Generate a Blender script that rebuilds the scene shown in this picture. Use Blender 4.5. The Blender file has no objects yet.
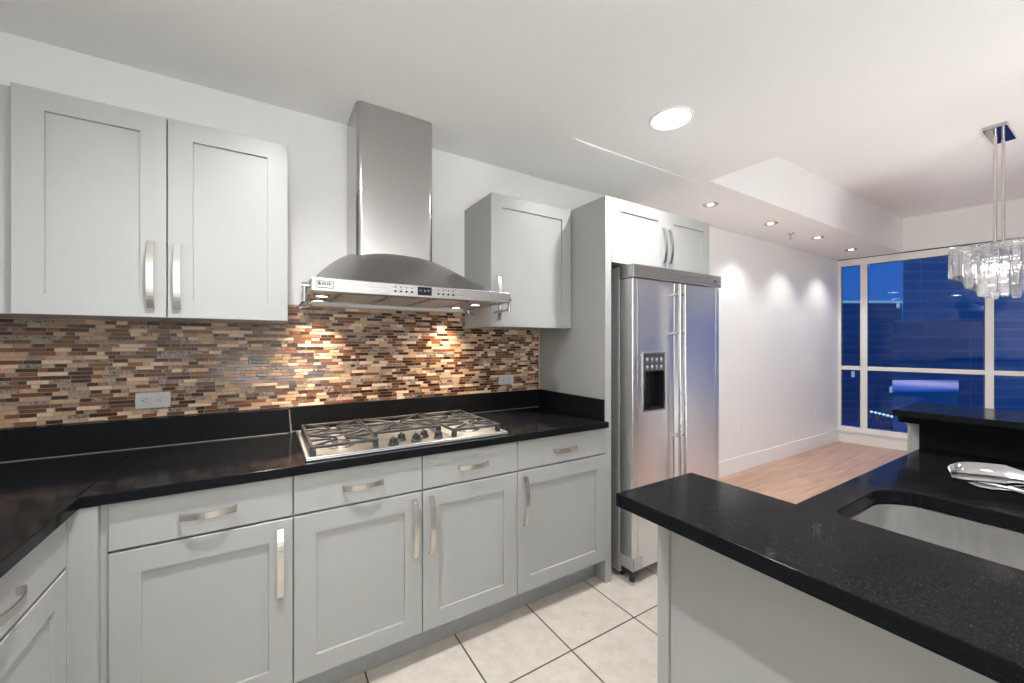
import bpy, bmesh, math, random
from mathutils import Vector, Matrix
random.seed(7)
PI = math.pi
S = bpy.context.scene
COL = S.collection

# ------------------------------------------------------------------ camera, world, exposure
FPX = 396.0
cam_d = bpy.data.cameras.new('camera')
cam = bpy.data.objects.new('camera', cam_d)
COL.objects.link(cam)
cam.location = (0, 0, 1.345)
cam.rotation_euler = (PI / 2, 0, math.radians(58.25 - 90))
cam_d.sensor_width = 36.0
cam_d.lens = FPX / 1024 * 36.0
cam_d.shift_y = 2.7 / 1024
cam_d.clip_start = 0.02
cam_d.clip_end = 600
S.camera = cam
S.view_settings.view_transform = 'Standard'
S.view_settings.look = 'None'
S.view_settings.gamma = 1.0
S.view_settings.use_curve_mapping = False
S.view_settings.exposure = 0.07
try:
    S.cycles.use_denoising = True
    S.cycles.max_bounces = 14
    S.cycles.diffuse_bounces = 6
    S.cycles.glossy_bounces = 6
    S.cycles.transmission_bounces = 8
    S.cycles.transparent_max_bounces = 16
    S.cycles.sample_clamp_indirect = 6.0
    S.cycles.caustics_refractive = False
except Exception:
    pass

world = bpy.data.worlds.new('dusk_sky')
S.world = world
world.use_nodes = True
wn, wl = world.node_tree.nodes, world.node_tree.links
wn.clear()
w_out = wn.new('ShaderNodeOutputWorld')
w_bg = wn.new('ShaderNodeBackground')
w_tc = wn.new('ShaderNodeTexCoord')
w_sep = wn.new('ShaderNodeSeparateXYZ')
w_rmp = wn.new('ShaderNodeValToRGB')
wl.new(w_tc.outputs['Generated'], w_sep.inputs[0])
wl.new(w_sep.outputs['Z'], w_rmp.inputs[0])
wl.new(w_rmp.outputs[0], w_bg.inputs[0])
wl.new(w_bg.outputs[0], w_out.inputs[0])
e = w_rmp.color_ramp.elements
e[0].position = 0.0
e[0].color = (0.010, 0.105, 0.44, 1)
e[1].position = 0.5
e[1].color = (0.004, 0.105, 0.56, 1)
w_bg.inputs['Strength'].default_value = 1.0

L_LENS, L_CAN, L_SPOT, L_HOOD, L_BULB, L_FILL = 220.0, 148.0, 6.6, 6.0, 2.5, 104.0


def lamp(name, kind, loc, energy, color, size=0.1, parent=None, spread=PI, rot=(0, 0, 0)):
    d = bpy.data.lights.new(name, kind)
    d.energy = energy
    d.color = color
    if kind == 'AREA':
        d.shape = 'DISK'
        d.size = size
        d.spread = spread
    elif kind == 'SPOT':
        d.spot_size = spread
        d.spot_blend = 1.0 if 'kitchen' in name else 0.7
        d.shadow_soft_size = size
    else:
        d.shadow_soft_size = size
    o = bpy.data.objects.new(name, d)
    COL.objects.link(o)
    o.location = loc
    o.rotation_euler = rot
    if parent is not None:
        o.parent = parent
        o.matrix_parent_inverse = Matrix.Translation(-WP[parent.name])
    return o


WARM = (1.0, 0.93, 0.84)
WP = {}          # object name -> world position of its origin
# unseen added fill lights, aimed up so that the white ceilings light the rooms
for nm, loc, aim, pw, sz in (('fill_light_kitchen', (0.15, -2.25, 0.95), (0.0, 0.12, 1.0), L_FILL, 1.5),
                             ('fill_light_dining', (3.15, -1.0, 0.62), (0.22, 0.75, 0.66), L_FILL * 0.37, 0.9)):
    lamp(nm, 'AREA', loc, pw, (0.965, 0.99, 1.0), sz, rot=(-Vector(aim)).to_track_quat('Z', 'Y').to_euler())
HALO = (1.0, 0.80, 0.58)

# ------------------------------------------------------------------ materials


def mat(name, color=(0.8, 0.8, 0.8), rough=0.5, metal=0.0, spec=0.5, aniso=0.0, coat=0.0):
    m = bpy.data.materials.new(name)
    m.use_nodes = True
    b = m.node_tree.nodes['Principled BSDF']
    b.inputs['Base Color'].default_value = (*color, 1)
    b.inputs['Roughness'].default_value = rough
    b.inputs['Metallic'].default_value = metal
    b.inputs['Specular IOR Level'].default_value = spec
    b.inputs['Anisotropic'].default_value = aniso
    b.inputs['Coat Weight'].default_value = coat
    return m


def nodes(m):
    return m.node_tree.nodes, m.node_tree.links, m.node_tree.nodes['Principled BSDF']


def pos_vec(n, l, scale=(1, 1, 1), loc=(0, 0, 0)):
    g = n.new('ShaderNodeNewGeometry')
    mp = n.new('ShaderNodeMapping')
    mp.inputs['Scale'].default_value = scale
    mp.inputs['Location'].default_value = loc
    l.new(g.outputs['Position'], mp.inputs[0])
    return mp.outputs[0]


def noise_mix(m, c1, c2, scale=5, detail=4, vec_scale=(1, 1, 1), lo=0.35, hi=0.65, bump=0.0, dist=0.002):
    n, l, b = nodes(m)
    v = pos_vec(n, l, vec_scale)
    t = n.new('ShaderNodeTexNoise')
    t.inputs['Scale'].default_value = scale
    t.inputs['Detail'].default_value = detail
    l.new(v, t.inputs['Vector'])
    r = n.new('ShaderNodeValToRGB')
    r.color_ramp.elements[0].position = lo
    r.color_ramp.elements[1].position = hi
    r.color_ramp.elements[0].color = (*c1, 1)
    r.color_ramp.elements[1].color = (*c2, 1)
    l.new(t.outputs['Fac'], r.inputs[0])
    l.new(r.outputs[0], b.inputs['Base Color'])
    if bump:
        bp = n.new('ShaderNodeBump')
        bp.inputs['Strength'].default_value = bump
        bp.inputs['Distance'].default_value = dist
        l.new(t.outputs['Fac'], bp.inputs['Height'])
        l.new(bp.outputs[0], b.inputs['Normal'])
    return m


def emit(name, color, strength):
    m = bpy.data.materials.new(name)
    m.use_nodes = True
    n, l = m.node_tree.nodes, m.node_tree.links
    n.clear()
    o = n.new('ShaderNodeOutputMaterial')
    em = n.new('ShaderNodeEmission')
    em.inputs[0].default_value = (*color, 1)
    em.inputs[1].default_value = strength
    l.new(em.outputs[0], o.inputs[0])
    return m


M_WALL = noise_mix(mat('wall_paint', rough=0.6, spec=0.25), (0.78, 0.775, 0.76), (0.795, 0.79, 0.775), 120, 2, bump=0.04, dist=0.001)
M_CEIL = noise_mix(mat('ceiling_paint', rough=0.75, spec=0.2), (0.85, 0.845, 0.83), (0.865, 0.86, 0.845), 120, 2, bump=0.04, dist=0.001)
M_WALL2 = noise_mix(mat('wall_paint_satin', rough=0.28, spec=0.4), (0.77, 0.765, 0.75), (0.785, 0.78, 0.765), 120, 2, bump=0.02, dist=0.001)
M_TRIM = noise_mix(mat('trim_paint', rough=0.35), (0.80, 0.79, 0.77), (0.82, 0.81, 0.79), 60, 2)
M_CAB = noise_mix(mat('cabinet_paint', rough=0.36, spec=0.45), (0.355, 0.360, 0.350), (0.361, 0.366, 0.356), 40, 2, vec_scale=(6, 6, 0.5))
M_TOE = noise_mix(mat('toe_kick_paint', rough=0.5), (0.31, 0.316, 0.31), (0.33, 0.336, 0.33), 40, 2)


def brushed(name, color, rough, aniso, streak=(2, 2, 300), rot=0.0):
    m = mat(name, color, rough, 1.0, aniso=aniso)
    n, l, b = nodes(m)
    tg = n.new('ShaderNodeTangent')
    tg.direction_type = 'RADIAL'
    tg.axis = 'Z'
    l.new(tg.outputs[0], b.inputs['Tangent'])
    b.inputs['Anisotropic Rotation'].default_value = rot
    v = pos_vec(n, l, streak)
    t = n.new('ShaderNodeTexNoise')
    t.inputs['Scale'].default_value = 1.0
    t.inputs['Detail'].default_value = 3
    l.new(v, t.inputs['Vector'])
    mr = n.new('ShaderNodeMapRange')
    mr.inputs['To Min'].default_value = rough * 0.93
    mr.inputs['To Max'].default_value = rough * 1.08
    l.new(t.outputs['Fac'], mr.inputs['Value'])
    l.new(mr.outputs[0], b.inputs['Roughness'])
    mc = n.new('ShaderNodeMapRange')
    mc.inputs['From Min'].default_value = 0.3
    mc.inputs['From Max'].default_value = 0.7
    mc.inputs['To Min'].default_value = 0.975
    mc.inputs['To Max'].default_value = 1.0
    l.new(t.outputs['Fac'], mc.inputs['Value'])
    mx = n.new('ShaderNodeVectorMath')
    mx.operation = 'SCALE'
    mx.inputs[0].default_value = color
    l.new(mc.outputs[0], mx.inputs['Scale'])
    l.new(mx.outputs[0], b.inputs['Base Color'])
    return m


M_SS_V = brushed('stainless_brushed_vertical', (0.53, 0.52, 0.515), 0.19, 0.65, (260, 260, 1.5), 0.0)
M_SS_FR = brushed('stainless_door', (0.74, 0.74, 0.75), 0.33, 0.25, (260, 260, 1.5), 0.0)
M_SS_H = brushed('stainless_brushed_level', (0.58, 0.575, 0.565), 0.27, 0.5, (1.5, 260, 260))
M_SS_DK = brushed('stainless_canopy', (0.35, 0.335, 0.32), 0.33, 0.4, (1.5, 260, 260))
M_SS_TOP = brushed('stainless_cooktop', (0.56, 0.57, 0.59), 0.38, 0.2, (1.5, 260, 260))
M_NICKEL = mat('brushed_nickel', (0.66, 0.64, 0.61), 0.24, 1.0)
M_CHROME = mat('chrome', (0.52, 0.52, 0.535), 0.05, 1.0)
M_SINK = noise_mix(mat('sink_steel', rough=0.30, metal=1.0), (0.62, 0.615, 0.61), (0.68, 0.675, 0.67), 8, 3, vec_scale=(1, 6, 1))
M_IRON = noise_mix(mat('cast_iron', rough=0.45, spec=0.5), (0.018, 0.018, 0.019), (0.03, 0.03, 0.032), 200, 3, bump=0.1)
M_BLACK = mat('black_plastic', (0.012, 0.012, 0.014), 0.28)
M_DARKGREY = mat('dark_grey_plastic', (0.06, 0.062, 0.068), 0.35)
M_PLATE = mat('outlet_plastic_grey', (0.50, 0.50, 0.515), 0.35)
M_PLATE_W = mat('outlet_plastic_white', (0.82, 0.82, 0.80), 0.35)
M_SLOT = mat('outlet_slot', (0.02, 0.02, 0.02), 0.6)
M_SCREEN = mat('black_glass_display', (0.006, 0.007, 0.012), 0.08)
M_ICON = mat('printed_icons', (0.42, 0.48, 0.56), 0.5)
M_LENS_RIM = emit('lamp_glass_glow', (1.0, 0.97, 0.93), 16.0)
M_LENS = emit('lamp_lens_glow', (1.0, 0.97, 0.93), L_LENS)
M_LENS_S = emit('small_lamp_glow', (1.0, 0.94, 0.86), 10.0)
M_LENS_H = emit('hood_lamp_glow', (1.0, 0.86, 0.70), 7.0)
M_BULB = emit('bulb_glow', (1.0, 0.95, 0.9), 28.0)


def granite():
    m = mat('black_granite', (0.010, 0.0105, 0.012), 0.12, spec=0.05)
    n, l, b = nodes(m)
    v = pos_vec(n, l)
    t = n.new('ShaderNodeTexVoronoi')
    t.inputs['Scale'].default_value = 400
    l.new(v, t.inputs['Vector'])
    r = n.new('ShaderNodeMapRange')
    r.inputs['From Min'].default_value = 0.20
    r.inputs['From Max'].default_value = 0.42
    r.inputs['To Min'].default_value = 1.0
    r.inputs['To Max'].default_value = 0.0
    l.new(t.outputs['Distance'], r.inputs['Value'])
    sp = n.new('ShaderNodeSeparateColor')
    l.new(t.outputs['Color'], sp.inputs[0])
    pw = n.new('ShaderNodeMath')
    pw.operation = 'POWER'
    pw.inputs[1].default_value = 4.0
    l.new(sp.outputs[0], pw.inputs[0])
    mu = n.new('ShaderNodeMath')
    mu.operation = 'MULTIPLY'
    l.new(r.outputs[0], mu.inputs[0])
    l.new(pw.outputs[0], mu.inputs[1])
    mx = n.new('ShaderNodeMix')
    mx.data_type = 'RGBA'
    mx.inputs['A'].default_value = (0.0075, 0.0080, 0.0092, 1)
    mx.inputs['B'].default_value = (0.055, 0.056, 0.060, 1)
    l.new(mu.outputs[0], mx.inputs['Factor'])
    l.new(mx.outputs['Result'], b.inputs['Base Color'])
    t2 = n.new('ShaderNodeTexNoise')
    t2.inputs['Scale'].default_value = 9
    t2.inputs['Detail'].default_value = 6
    l.new(v, t2.inputs['Vector'])
    mr = n.new('ShaderNodeMapRange')
    mr.inputs['From Min'].default_value = 0.3
    mr.inputs['From Max'].default_value = 0.7
    mr.inputs['To Min'].default_value = 0.07
    mr.inputs['To Max'].default_value = 0.15
    l.new(t2.outputs['Fac'], mr.inputs['Value'])
    l.new(mr.outputs[0], b.inputs['Roughness'])
    return m


M_GRAN = granite()


def floor_tile():
    m = mat('beige_floor_tile', rough=0.28, spec=0.45)
    n, l, b = nodes(m)
    P_ = 0.398
    v = pos_vec(n, l, (1, 1, 1), (-(0.740 - 2 * P_), -(1.341 - 3 * P_), 0))
    br = n.new('ShaderNodeTexBrick')
    br.offset = 0.0
    br.squash = 1.0
    br.inputs['Scale'].default_value = 1.0
    br.inputs['Brick Width'].default_value = P_
    br.inputs['Row Height'].default_value = P_
    br.inputs['Mortar Size'].default_value = 0.0042
    br.inputs['Mortar Smooth'].default_value = 0.2
    br.inputs['Color1'].default_value = (0.56, 0.525, 0.475, 1)
    br.inputs['Color2'].default_value = (0.54, 0.50, 0.45, 1)
    br.inputs['Mortar'].default_value = (0.10, 0.075, 0.055, 1)
    l.new(v, br.inputs['Vector'])
    t = n.new('ShaderNodeTexNoise')
    t.inputs['Scale'].default_value = 14
    t.inputs['Detail'].default_value = 8
    t.inputs['Roughness'].default_value = 0.7
    l.new(v, t.inputs['Vector'])
    r = n.new('ShaderNodeValToRGB')
    r.color_ramp.elements[0].position, r.color_ramp.elements[0].color = 0.32, (0.80, 0.74, 0.67, 1)
    r.color_ramp.elements[1].position, r.color_ramp.elements[1].color = 0.62, (1.0, 0.99, 0.98, 1)
    l.new(t.outputs['Fac'], r.inputs[0])
    mx = n.new('ShaderNodeMix')
    mx.data_type = 'RGBA'
    mx.blend_type = 'MULTIPLY'
    mx.inputs['Factor'].default_value = 0.8
    l.new(br.outputs['Color'], mx.inputs['A'])
    l.new(r.outputs[0], mx.inputs['B'])
    l.new(mx.outputs['Result'], b.inputs['Base Color'])
    bp = n.new('ShaderNodeBump')
    bp.invert = True
    bp.inputs['Strength'].default_value = 0.5
    bp.inputs['Distance'].default_value = 0.002
    l.new(br.outputs['Fac'], bp.inputs['Height'])
    l.new(bp.outputs[0], b.inputs['Normal'])
    return m


def wood_floor():
    m = mat('oak_plank_floor', rough=0.38, spec=0.4)
    n, l, b = nodes(m)
    v = pos_vec(n, l)
    br = n.new('ShaderNodeTexBrick')
    br.offset = 0.37
    br.inputs['Scale'].default_value = 1.0
    br.inputs['Brick Width'].default_value = 1.25
    br.inputs['Row Height'].default_value = 0.17
    br.inputs['Mortar Size'].default_value = 0.0012
    br.inputs['Color1'].default_value = (0.70, 0.475, 0.35, 1)
    br.inputs['Color2'].default_value = (0.58, 0.38, 0.275, 1)
    br.inputs['Mortar'].default_value = (0.2, 0.12, 0.08, 1)
    l.new(v, br.inputs['Vector'])
    v2 = pos_vec(n, l, (1.6, 22, 1))
    t = n.new('ShaderNodeTexNoise')
    t.inputs['Scale'].default_value = 1.3
    t.inputs['Detail'].default_value = 6
    l.new(v2, t.inputs['Vector'])
    r = n.new('ShaderNodeValToRGB')
    r.color_ramp.elements[0].position, r.color_ramp.elements[0].color = 0.3, (0.74, 0.70, 0.68, 1)
    r.color_ramp.elements[1].position, r.color_ramp.elements[1].color = 0.7, (1.08, 1.06, 1.05, 1)
    l.new(t.outputs['Fac'], r.inputs[0])
    mx = n.new('ShaderNodeMix')
    mx.data_type = 'RGBA'
    mx.blend_type = 'MULTIPLY'
    mx.inputs['Factor'].default_value = 1.0
    l.new(br.outputs['Color'], mx.inputs['A'])
    l.new(r.outputs[0], mx.inputs['B'])
    l.new(mx.outputs['Result'], b.inputs['Base Color'])
    return m


M_FTILE = floor_tile()
M_WOOD = wood_floor()


def glass_pane():
    m = bpy.data.materials.new('window_glass')
    m.use_nodes = True
    n, l = m.node_tree.nodes, m.node_tree.links
    n.clear()
    o = n.new('ShaderNodeOutputMaterial')
    tr = n.new('ShaderNodeBsdfTransparent')
    tr.inputs[0].default_value = (0.90, 0.95, 0.97, 1)
    gl = n.new('ShaderNodeBsdfGlossy')
    gl.inputs['Roughness'].default_value = 0.0
    fr = n.new('ShaderNodeFresnel')
    fr.inputs['IOR'].default_value = 1.52
    mx = n.new('ShaderNodeMixShader')
    l.new(fr.outputs[0], mx.inputs[0])
    l.new(tr.outputs[0], mx.inputs[1])
    l.new(gl.outputs[0], mx.inputs[2])
    l.new(mx.outputs[0], o.inputs[0])
    return m


M_GLASS = glass_pane()
M_CRYSTAL = mat('crystal_glass', (0.94, 0.94, 0.95), 0.06)
nodes(M_CRYSTAL)[2].inputs['Transmission Weight'].default_value = 0.78
nodes(M_CRYSTAL)[2].inputs['IOR'].default_value = 1.55
M_CLEAR = mat('clear_plastic', (0.95, 0.95, 0.95), 0.08)
nodes(M_CLEAR)[2].inputs['Transmission Weight'].default_value = 0.75


def filter_mat():
    m = mat('mesh_filter', (0.5, 0.49, 0.48), 0.35, 0.35)
    n, l, b = nodes(m)
    g = n.new('ShaderNodeNewGeometry')
    vr = n.new('ShaderNodeVectorRotate')
    vr.rotation_type = 'Z_AXIS'
    vr.inputs['Angle'].default_value = PI / 4
    l.new(g.outputs['Position'], vr.inputs['Vector'])
    c = n.new('ShaderNodeTexChecker')
    c.inputs['Scale'].default_value = 90
    c.inputs['Color1'].default_value = (0.80, 0.79, 0.78, 1)
    c.inputs['Color2'].default_value = (0.16, 0.16, 0.16, 1)
    l.new(vr.outputs[0], c.inputs['Vector'])
    l.new(c.outputs['Color'], b.inputs['Base Color'])
    return m


M_FILTER = filter_mat()

# ------------------------------------------------------------------ geometry helpers
def new_bm():
    return bmesh.new()


def box(bm, x0, x1, y0, y1, z0, z1, bev=0.0, seg=2, mi=0, M=None):
    t = bmesh.new()
    bmesh.ops.create_cube(t, size=1.0)
    t.transform(Matrix.Translation(((x0 + x1) / 2, (y0 + y1) / 2, (z0 + z1) / 2)) @ Matrix.Diagonal((abs(x1 - x0), abs(y1 - y0), abs(z1 - z0), 1)))
    if bev:
        bmesh.ops.bevel(t, geom=t.edges[:], offset=bev, segments=seg, affect='EDGES', profile=0.5)
    if M is not None:
        t.transform(M)
    return merge(bm, t, mi)


def merge(bm, t, mi=0):
    vs = {v: bm.verts.new(v.co) for v in t.verts}
    for f in t.faces:
        try:
            nf = bm.faces.new([vs[v] for v in f.verts])
            nf.material_index = mi
            nf.smooth = f.smooth
        except ValueError:
            pass
    t.free()
    return bm


def cyl(bm, p0, p1, r0, r1=None, n=24, mi=0, caps=True):
    p0, p1 = Vector(p0), Vector(p1)
    r1 = r0 if r1 is None else r1
    d = p1 - p0
    q = d.to_track_quat('Z', 'Y').to_matrix().to_4x4()
    t = bmesh.new()
    bmesh.ops.create_cone(t, cap_ends=caps, segments=n, radius1=r0, radius2=r1, depth=d.length)
    for f in t.faces:
        f.smooth = len(f.verts) == 4
    t.transform(Matrix.Translation((p0 + p1) / 2) @ q)
    return merge(bm, t, mi)


def tube(bm, pts, radii, n=16, mi=0):
    pts = [Vector(p) for p in pts]
    if not isinstance(radii, (list, tuple)):
        radii = [radii] * len(pts)
    rings = []
    up = None
    for i, p in enumerate(pts):
        a = pts[max(0, i - 1)]
        c = pts[min(len(pts) - 1, i + 1)]
        d = (c - a).normalized()
        if up is None:
            up = Vector((0, 0, 1)) if abs(d.z) < 0.9 else Vector((1, 0, 0))
        u = (up - d * up.dot(d)).normalized()
        w = d.cross(u)
        up = u
        rings.append([bm.verts.new(p + (u * math.cos(2 * PI * k / n) + w * math.sin(2 * PI * k / n)) * radii[i]) for k in range(n)])
    for i in range(len(rings) - 1):
        for k in range(n):
            f = bm.faces.new((rings[i][k], rings[i][(k + 1) % n], rings[i + 1][(k + 1) % n], rings[i + 1][k]))
            f.smooth = True
            f.material_index = mi
    for r_, rev in ((rings[0], True), (rings[-1], False)):
        f = bm.faces.new(list(reversed(r_)) if rev else r_)
        f.material_index = mi
    return bm


def smooth_path(pts, n=8):
    """Catmull-Rom through pts"""
    P_ = [Vector(p) for p in pts]
    out = []
    for i in range(len(P_) - 1):
        p0, p1, p2, p3 = P_[max(0, i - 1)], P_[i], P_[i + 1], P_[min(len(P_) - 1, i + 2)]
        for k in range(n):
            t = k / n
            out.append(0.5 * ((2 * p1) + (p2 - p0) * t + (2 * p0 - 5 * p1 + 4 * p2 - p3) * t * t + (3 * p1 - p0 - 3 * p2 + p3) * t ** 3))
    out.append(P_[-1])
    return out


def lathe(bm, prof, n=32, mi=0, axis='Z', at=(0, 0, 0), smooth=True):
    """prof: list of (r, z)"""
    rings = []
    for r, z in prof:
        ring = []
        for k in range(n):
            a = 2 * PI * k / n
            v = Vector((r * math.cos(a), r * math.sin(a), z))
            if axis == 'Y':
                v = Vector((v.x, -v.z, v.y))
            ring.append(bm.verts.new(v + Vector(at)))
        rings.append(ring)
    for i in range(len(rings) - 1):
        for k in range(n):
            f = bm.faces.new((rings[i][k], rings[i][(k + 1) % n], rings[i + 1][(k + 1) % n], rings[i + 1][k]))
            f.smooth = smooth
            f.material_index = mi
    for ring in (rings[0], rings[-1]):
        try:
            bm.faces.new(ring).material_index = mi
        except ValueError:
            pass
    return bm


def prism(bm, poly, z0, z1, mi=0, smooth_side=False):
    """extrude an XY polygon (ccw) between z0 and z1"""
    lo = [bm.verts.new((x, y, z0)) for x, y in poly]
    hi = [bm.verts.new((x, y, z1)) for x, y in poly]
    bm.faces.new(list(reversed(lo))).material_index = mi
    bm.faces.new(hi).material_index = mi
    k = len(poly)
    for i in range(k):
        f = bm.faces.new((lo[i], lo[(i + 1) % k], hi[(i + 1) % k], hi[i]))
        f.smooth = smooth_side
        f.material_index = mi
    return bm


def curve_slab(outlines, z0, z1, bevel=0.003):
    """flat slab with holes from closed XY outlines, edges eased; returns a bmesh"""
    cd = bpy.data.curves.new('tmp_outline', 'CURVE')
    cd.dimensions = '2D'
    cd.fill_mode = 'BOTH'
    for pts in outlines:
        sp = cd.splines.new('POLY')
        sp.points.add(len(pts) - 1)
        for p, (x, y) in zip(sp.points, pts):
            p.co = (x, y, 0, 1)
        sp.use_cyclic_u = True
    cd.extrude = (z1 - z0) / 2 - bevel
    cd.bevel_depth = bevel
    cd.bevel_resolution = 2
    cd.offset = -bevel
    o = bpy.data.objects.new('tmp_outline', cd)
    COL.objects.link(o)
    dg = bpy.context.evaluated_depsgraph_get()
    me = bpy.data.meshes.new_from_object(o.evaluated_get(dg))
    bm = bmesh.new()
    bm.from_mesh(me)
    bm.transform(Matrix.Translation((0, 0, (z0 + z1) / 2)))
    bpy.data.objects.remove(o)
    bpy.data.curves.remove(cd)
    bpy.data.meshes.remove(me)
    bmesh.ops.remove_doubles(bm, verts=bm.verts[:], dist=1e-5)
    for f in bm.faces:
        f.smooth = False
    return bm


def rounded_rect(x0, x1, y0, y1, r, n=8):
    pts = []
    for cx, cy, a0 in ((x1 - r, y1 - r, 0), (x0 + r, y1 - r, PI / 2), (x0 + r, y0 + r, PI), (x1 - r, y0 + r, 1.5 * PI)):
        for k in range(n + 1):
            a = a0 + PI / 2 * k / n
            pts.append((cx + r * math.cos(a), cy + r * math.sin(a)))
    return pts


def sink_outline(x0, x1, y0, y1, rn, rf, n=8):
    """near corners (x0) tighter than the far ones"""
    pts = []
    for cx, cy, a0, r in ((x1 - rf, y1 - rf, 0, rf), (x0 + rn, y1 - rn, PI / 2, rn), (x0 + rn, y0 + rn, PI, rn), (x1 - rf, y0 + rf, 1.5 * PI, rf)):
        for k in range(n + 1):
            a = a0 + PI / 2 * k / n
            pts.append((cx + r * math.cos(a), cy + r * math.sin(a)))
    return pts


def obj(name, bm, m, parent=None, fix=True):
    """link a bmesh given in world coordinates as one mesh object, origin at its own middle"""
    if fix:
        bmesh.ops.recalc_face_normals(bm, faces=bm.faces[:])
    for ed in bm.edges:
        if len(ed.link_faces) == 2 and ed.calc_face_angle(0.0) > 0.62:
            ed.smooth = False
    xs = [v.co for v in bm.verts]
    lo = Vector((min(c.x for c in xs), min(c.y for c in xs), min(c.z for c in xs)))
    hi = Vector((max(c.x for c in xs), max(c.y for c in xs), max(c.z for c in xs)))
    c = (lo + hi) / 2
    if parent is None:
        c.z = lo.z
    bm.transform(Matrix.Translation(-c))
    me = bpy.data.meshes.new(name)
    bm.to_mesh(me)
    bm.free()
    for mm in (m if isinstance(m, (list, tuple)) else [m]):
        me.materials.append(mm)
    o = bpy.data.objects.new(name, me)
    COL.objects.link(o)
    WP[o.name] = c
    if parent is not None:
        o.parent = parent
        o.location = c - WP[parent.name]
    else:
        o.location = c
    return o


def thing(name, label, cat, loc, group=None):
    o = bpy.data.objects.new(name, None)
    COL.objects.link(o)
    o.location = loc
    o.empty_display_size = 0.1
    WP[o.name] = Vector(loc)
    o['label'] = label
    o['category'] = cat
    if group:
        o['group'] = group
    return o


def tag(o, label, cat, group=None):
    o['label'] = label
    o['category'] = cat
    if group:
        o['group'] = group
    return o


def struct(name, bm, m, label=None, cat=None, parent=None):
    o = obj(name, bm, m, parent)
    if parent is None:
        o['kind'] = 'structure'
        if label:
            o['label'] = label
            o['category'] = cat
    return o


# ------------------------------------------------------------------ the setting
WY = 2.245           # kitchen wall
WY2 = 2.29           # dining wall
CZ = 2.505           # kitchen ceiling
DZ = 2.93            # dining ceiling
LX = -1.10           # left wall
BY = -3.5            # wall behind the camera
CX = 2.675           # where the kitchen ceiling ends
SY = 1.655           # face of the soffit along the dining wall
A_W = Vector((6.72, 2.29, 0))
D_W = Vector((0.170, -0.985, 0)).normalized()
N_W = Vector((-D_W.y, D_W.x, 0))        # points outdoors (+x)
MW = Matrix(((D_W.x, N_W.x, 0, A_W.x), (D_W.y, N_W.y, 0, A_W.y), (0, 0, 1, 0), (0, 0, 0, 1)))  # (s, out, z) -> world
S_END = (BY - A_W.y) / D_W.y
XB = A_W.x + D_W.x * S_END              # x of window wall at BY

struct('floor', box(new_bm(), LX - .1, 2.62, BY, WY, -0.06, 0.0), M_FTILE, 'beige square ceramic tile floor of the kitchen', 'floor')
bm = new_bm()
prism(bm, [(2.622, BY), (XB, BY), (A_W.x, A_W.y), (2.622, WY2)], -0.06, 0.004)
struct('floor_dining', bm, M_WOOD, 'light oak plank floor of the dining area', 'floor')
bm = new_bm()
prism(bm, [(LX - .1, BY), (CX, BY), (CX, WY2 + .1), (LX - .1, WY2 + .1)], CZ, DZ + .1)
struct('ceiling', bm, M_CEIL, 'lowered white ceiling over the kitchen', 'ceiling')
bm = new_bm()
t_s = (SY - A_W.y) / D_W.y
prism(bm, [(CX, SY), (A_W.x + D_W.x * t_s, SY), (A_W.x, WY2), (A_W.x, WY2 + .1), (CX, WY2 + .1)], CZ, DZ + .1)
struct('ceiling_soffit', bm, M_CEIL, 'white soffit along the dining wall', 'ceiling')
bm = new_bm()
prism(bm, [(CX, BY), (XB, BY), (A_W.x + D_W.x * t_s, SY), (CX, SY)], DZ, DZ + .1)
struct('ceiling_dining', bm, M_CEIL, 'raised white ceiling over the dining area', 'ceiling')
# slight plaster step in the kitchen ceiling near the wall
bm = new_bm()
xs_ = [1.45, 1.59, 1.75, 2.0, 2.3, 2.66]
dz_ = [0.0005, 0.010, 0.008, 0.0055, 0.003, 0.0008]
rows = []
for x, dzv in zip(xs_, dz_):
    rows.append([bm.verts.new(p) for p in ((x, 1.712, CZ), (x, 1.712, CZ - dzv), (x, WY, CZ - dzv * 0.6), (x, WY, CZ))])
for a, b_ in zip(rows[:-1], rows[1:]):
    for k in range(4):
        bm.faces.new((a[k], a[(k + 1) % 4], b_[(k + 1) % 4], b_[k]))
bm.faces.new(rows[0])
bm.faces.new(list(reversed(rows[-1])))
struct('trim_1', bm, M_CEIL, 'slight plaster step in the kitchen ceiling', 'trim')

struct('wall_back', box(new_bm(), LX - .1, 2.66, WY, WY + .2, 0, CZ), M_WALL, 'off-white kitchen wall behind the hood', 'wall')
struct('wall_dining', box(new_bm(), 2.661, A_W.x + .12, WY2, WY2 + .15, 0, CZ), M_WALL2, 'off-white dining wall with plates', 'wall')
struct('wall_left', box(new_bm(), LX - .1, LX, BY, WY - .001, 0, CZ), M_WALL)
struct('wall_rear', box(new_bm(), LX - .1, XB + .2, BY - .1, BY, 0, DZ), M_WALL)
# header over the window and the low wall under it
struct('wall_window', box(new_bm(), -0.05, S_END, 0.0, 0.2, 2.512, DZ + .1, M=MW), M_WALL, 'wall strip above the dining window', 'wall')
bm = new_bm()
box(bm, 0.0, S_END, 0.0, 0.2, 0.0, 0.165, M=MW)
box(bm, 0.0, S_END, -0.018, 0.0, 0.004, 0.13, 0.004, M=MW)
struct('baseboard_window', bm, M_TRIM, 'white curb and baseboard below the window', 'baseboard')
bm = new_bm()
box(bm, 2.664, A_W.x - .02, WY2 - .016, WY2, 0.004, 0.165, 0.004)
struct('baseboard_right', bm, M_TRIM, 'white baseboard of the dining wall', 'baseboard')

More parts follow.
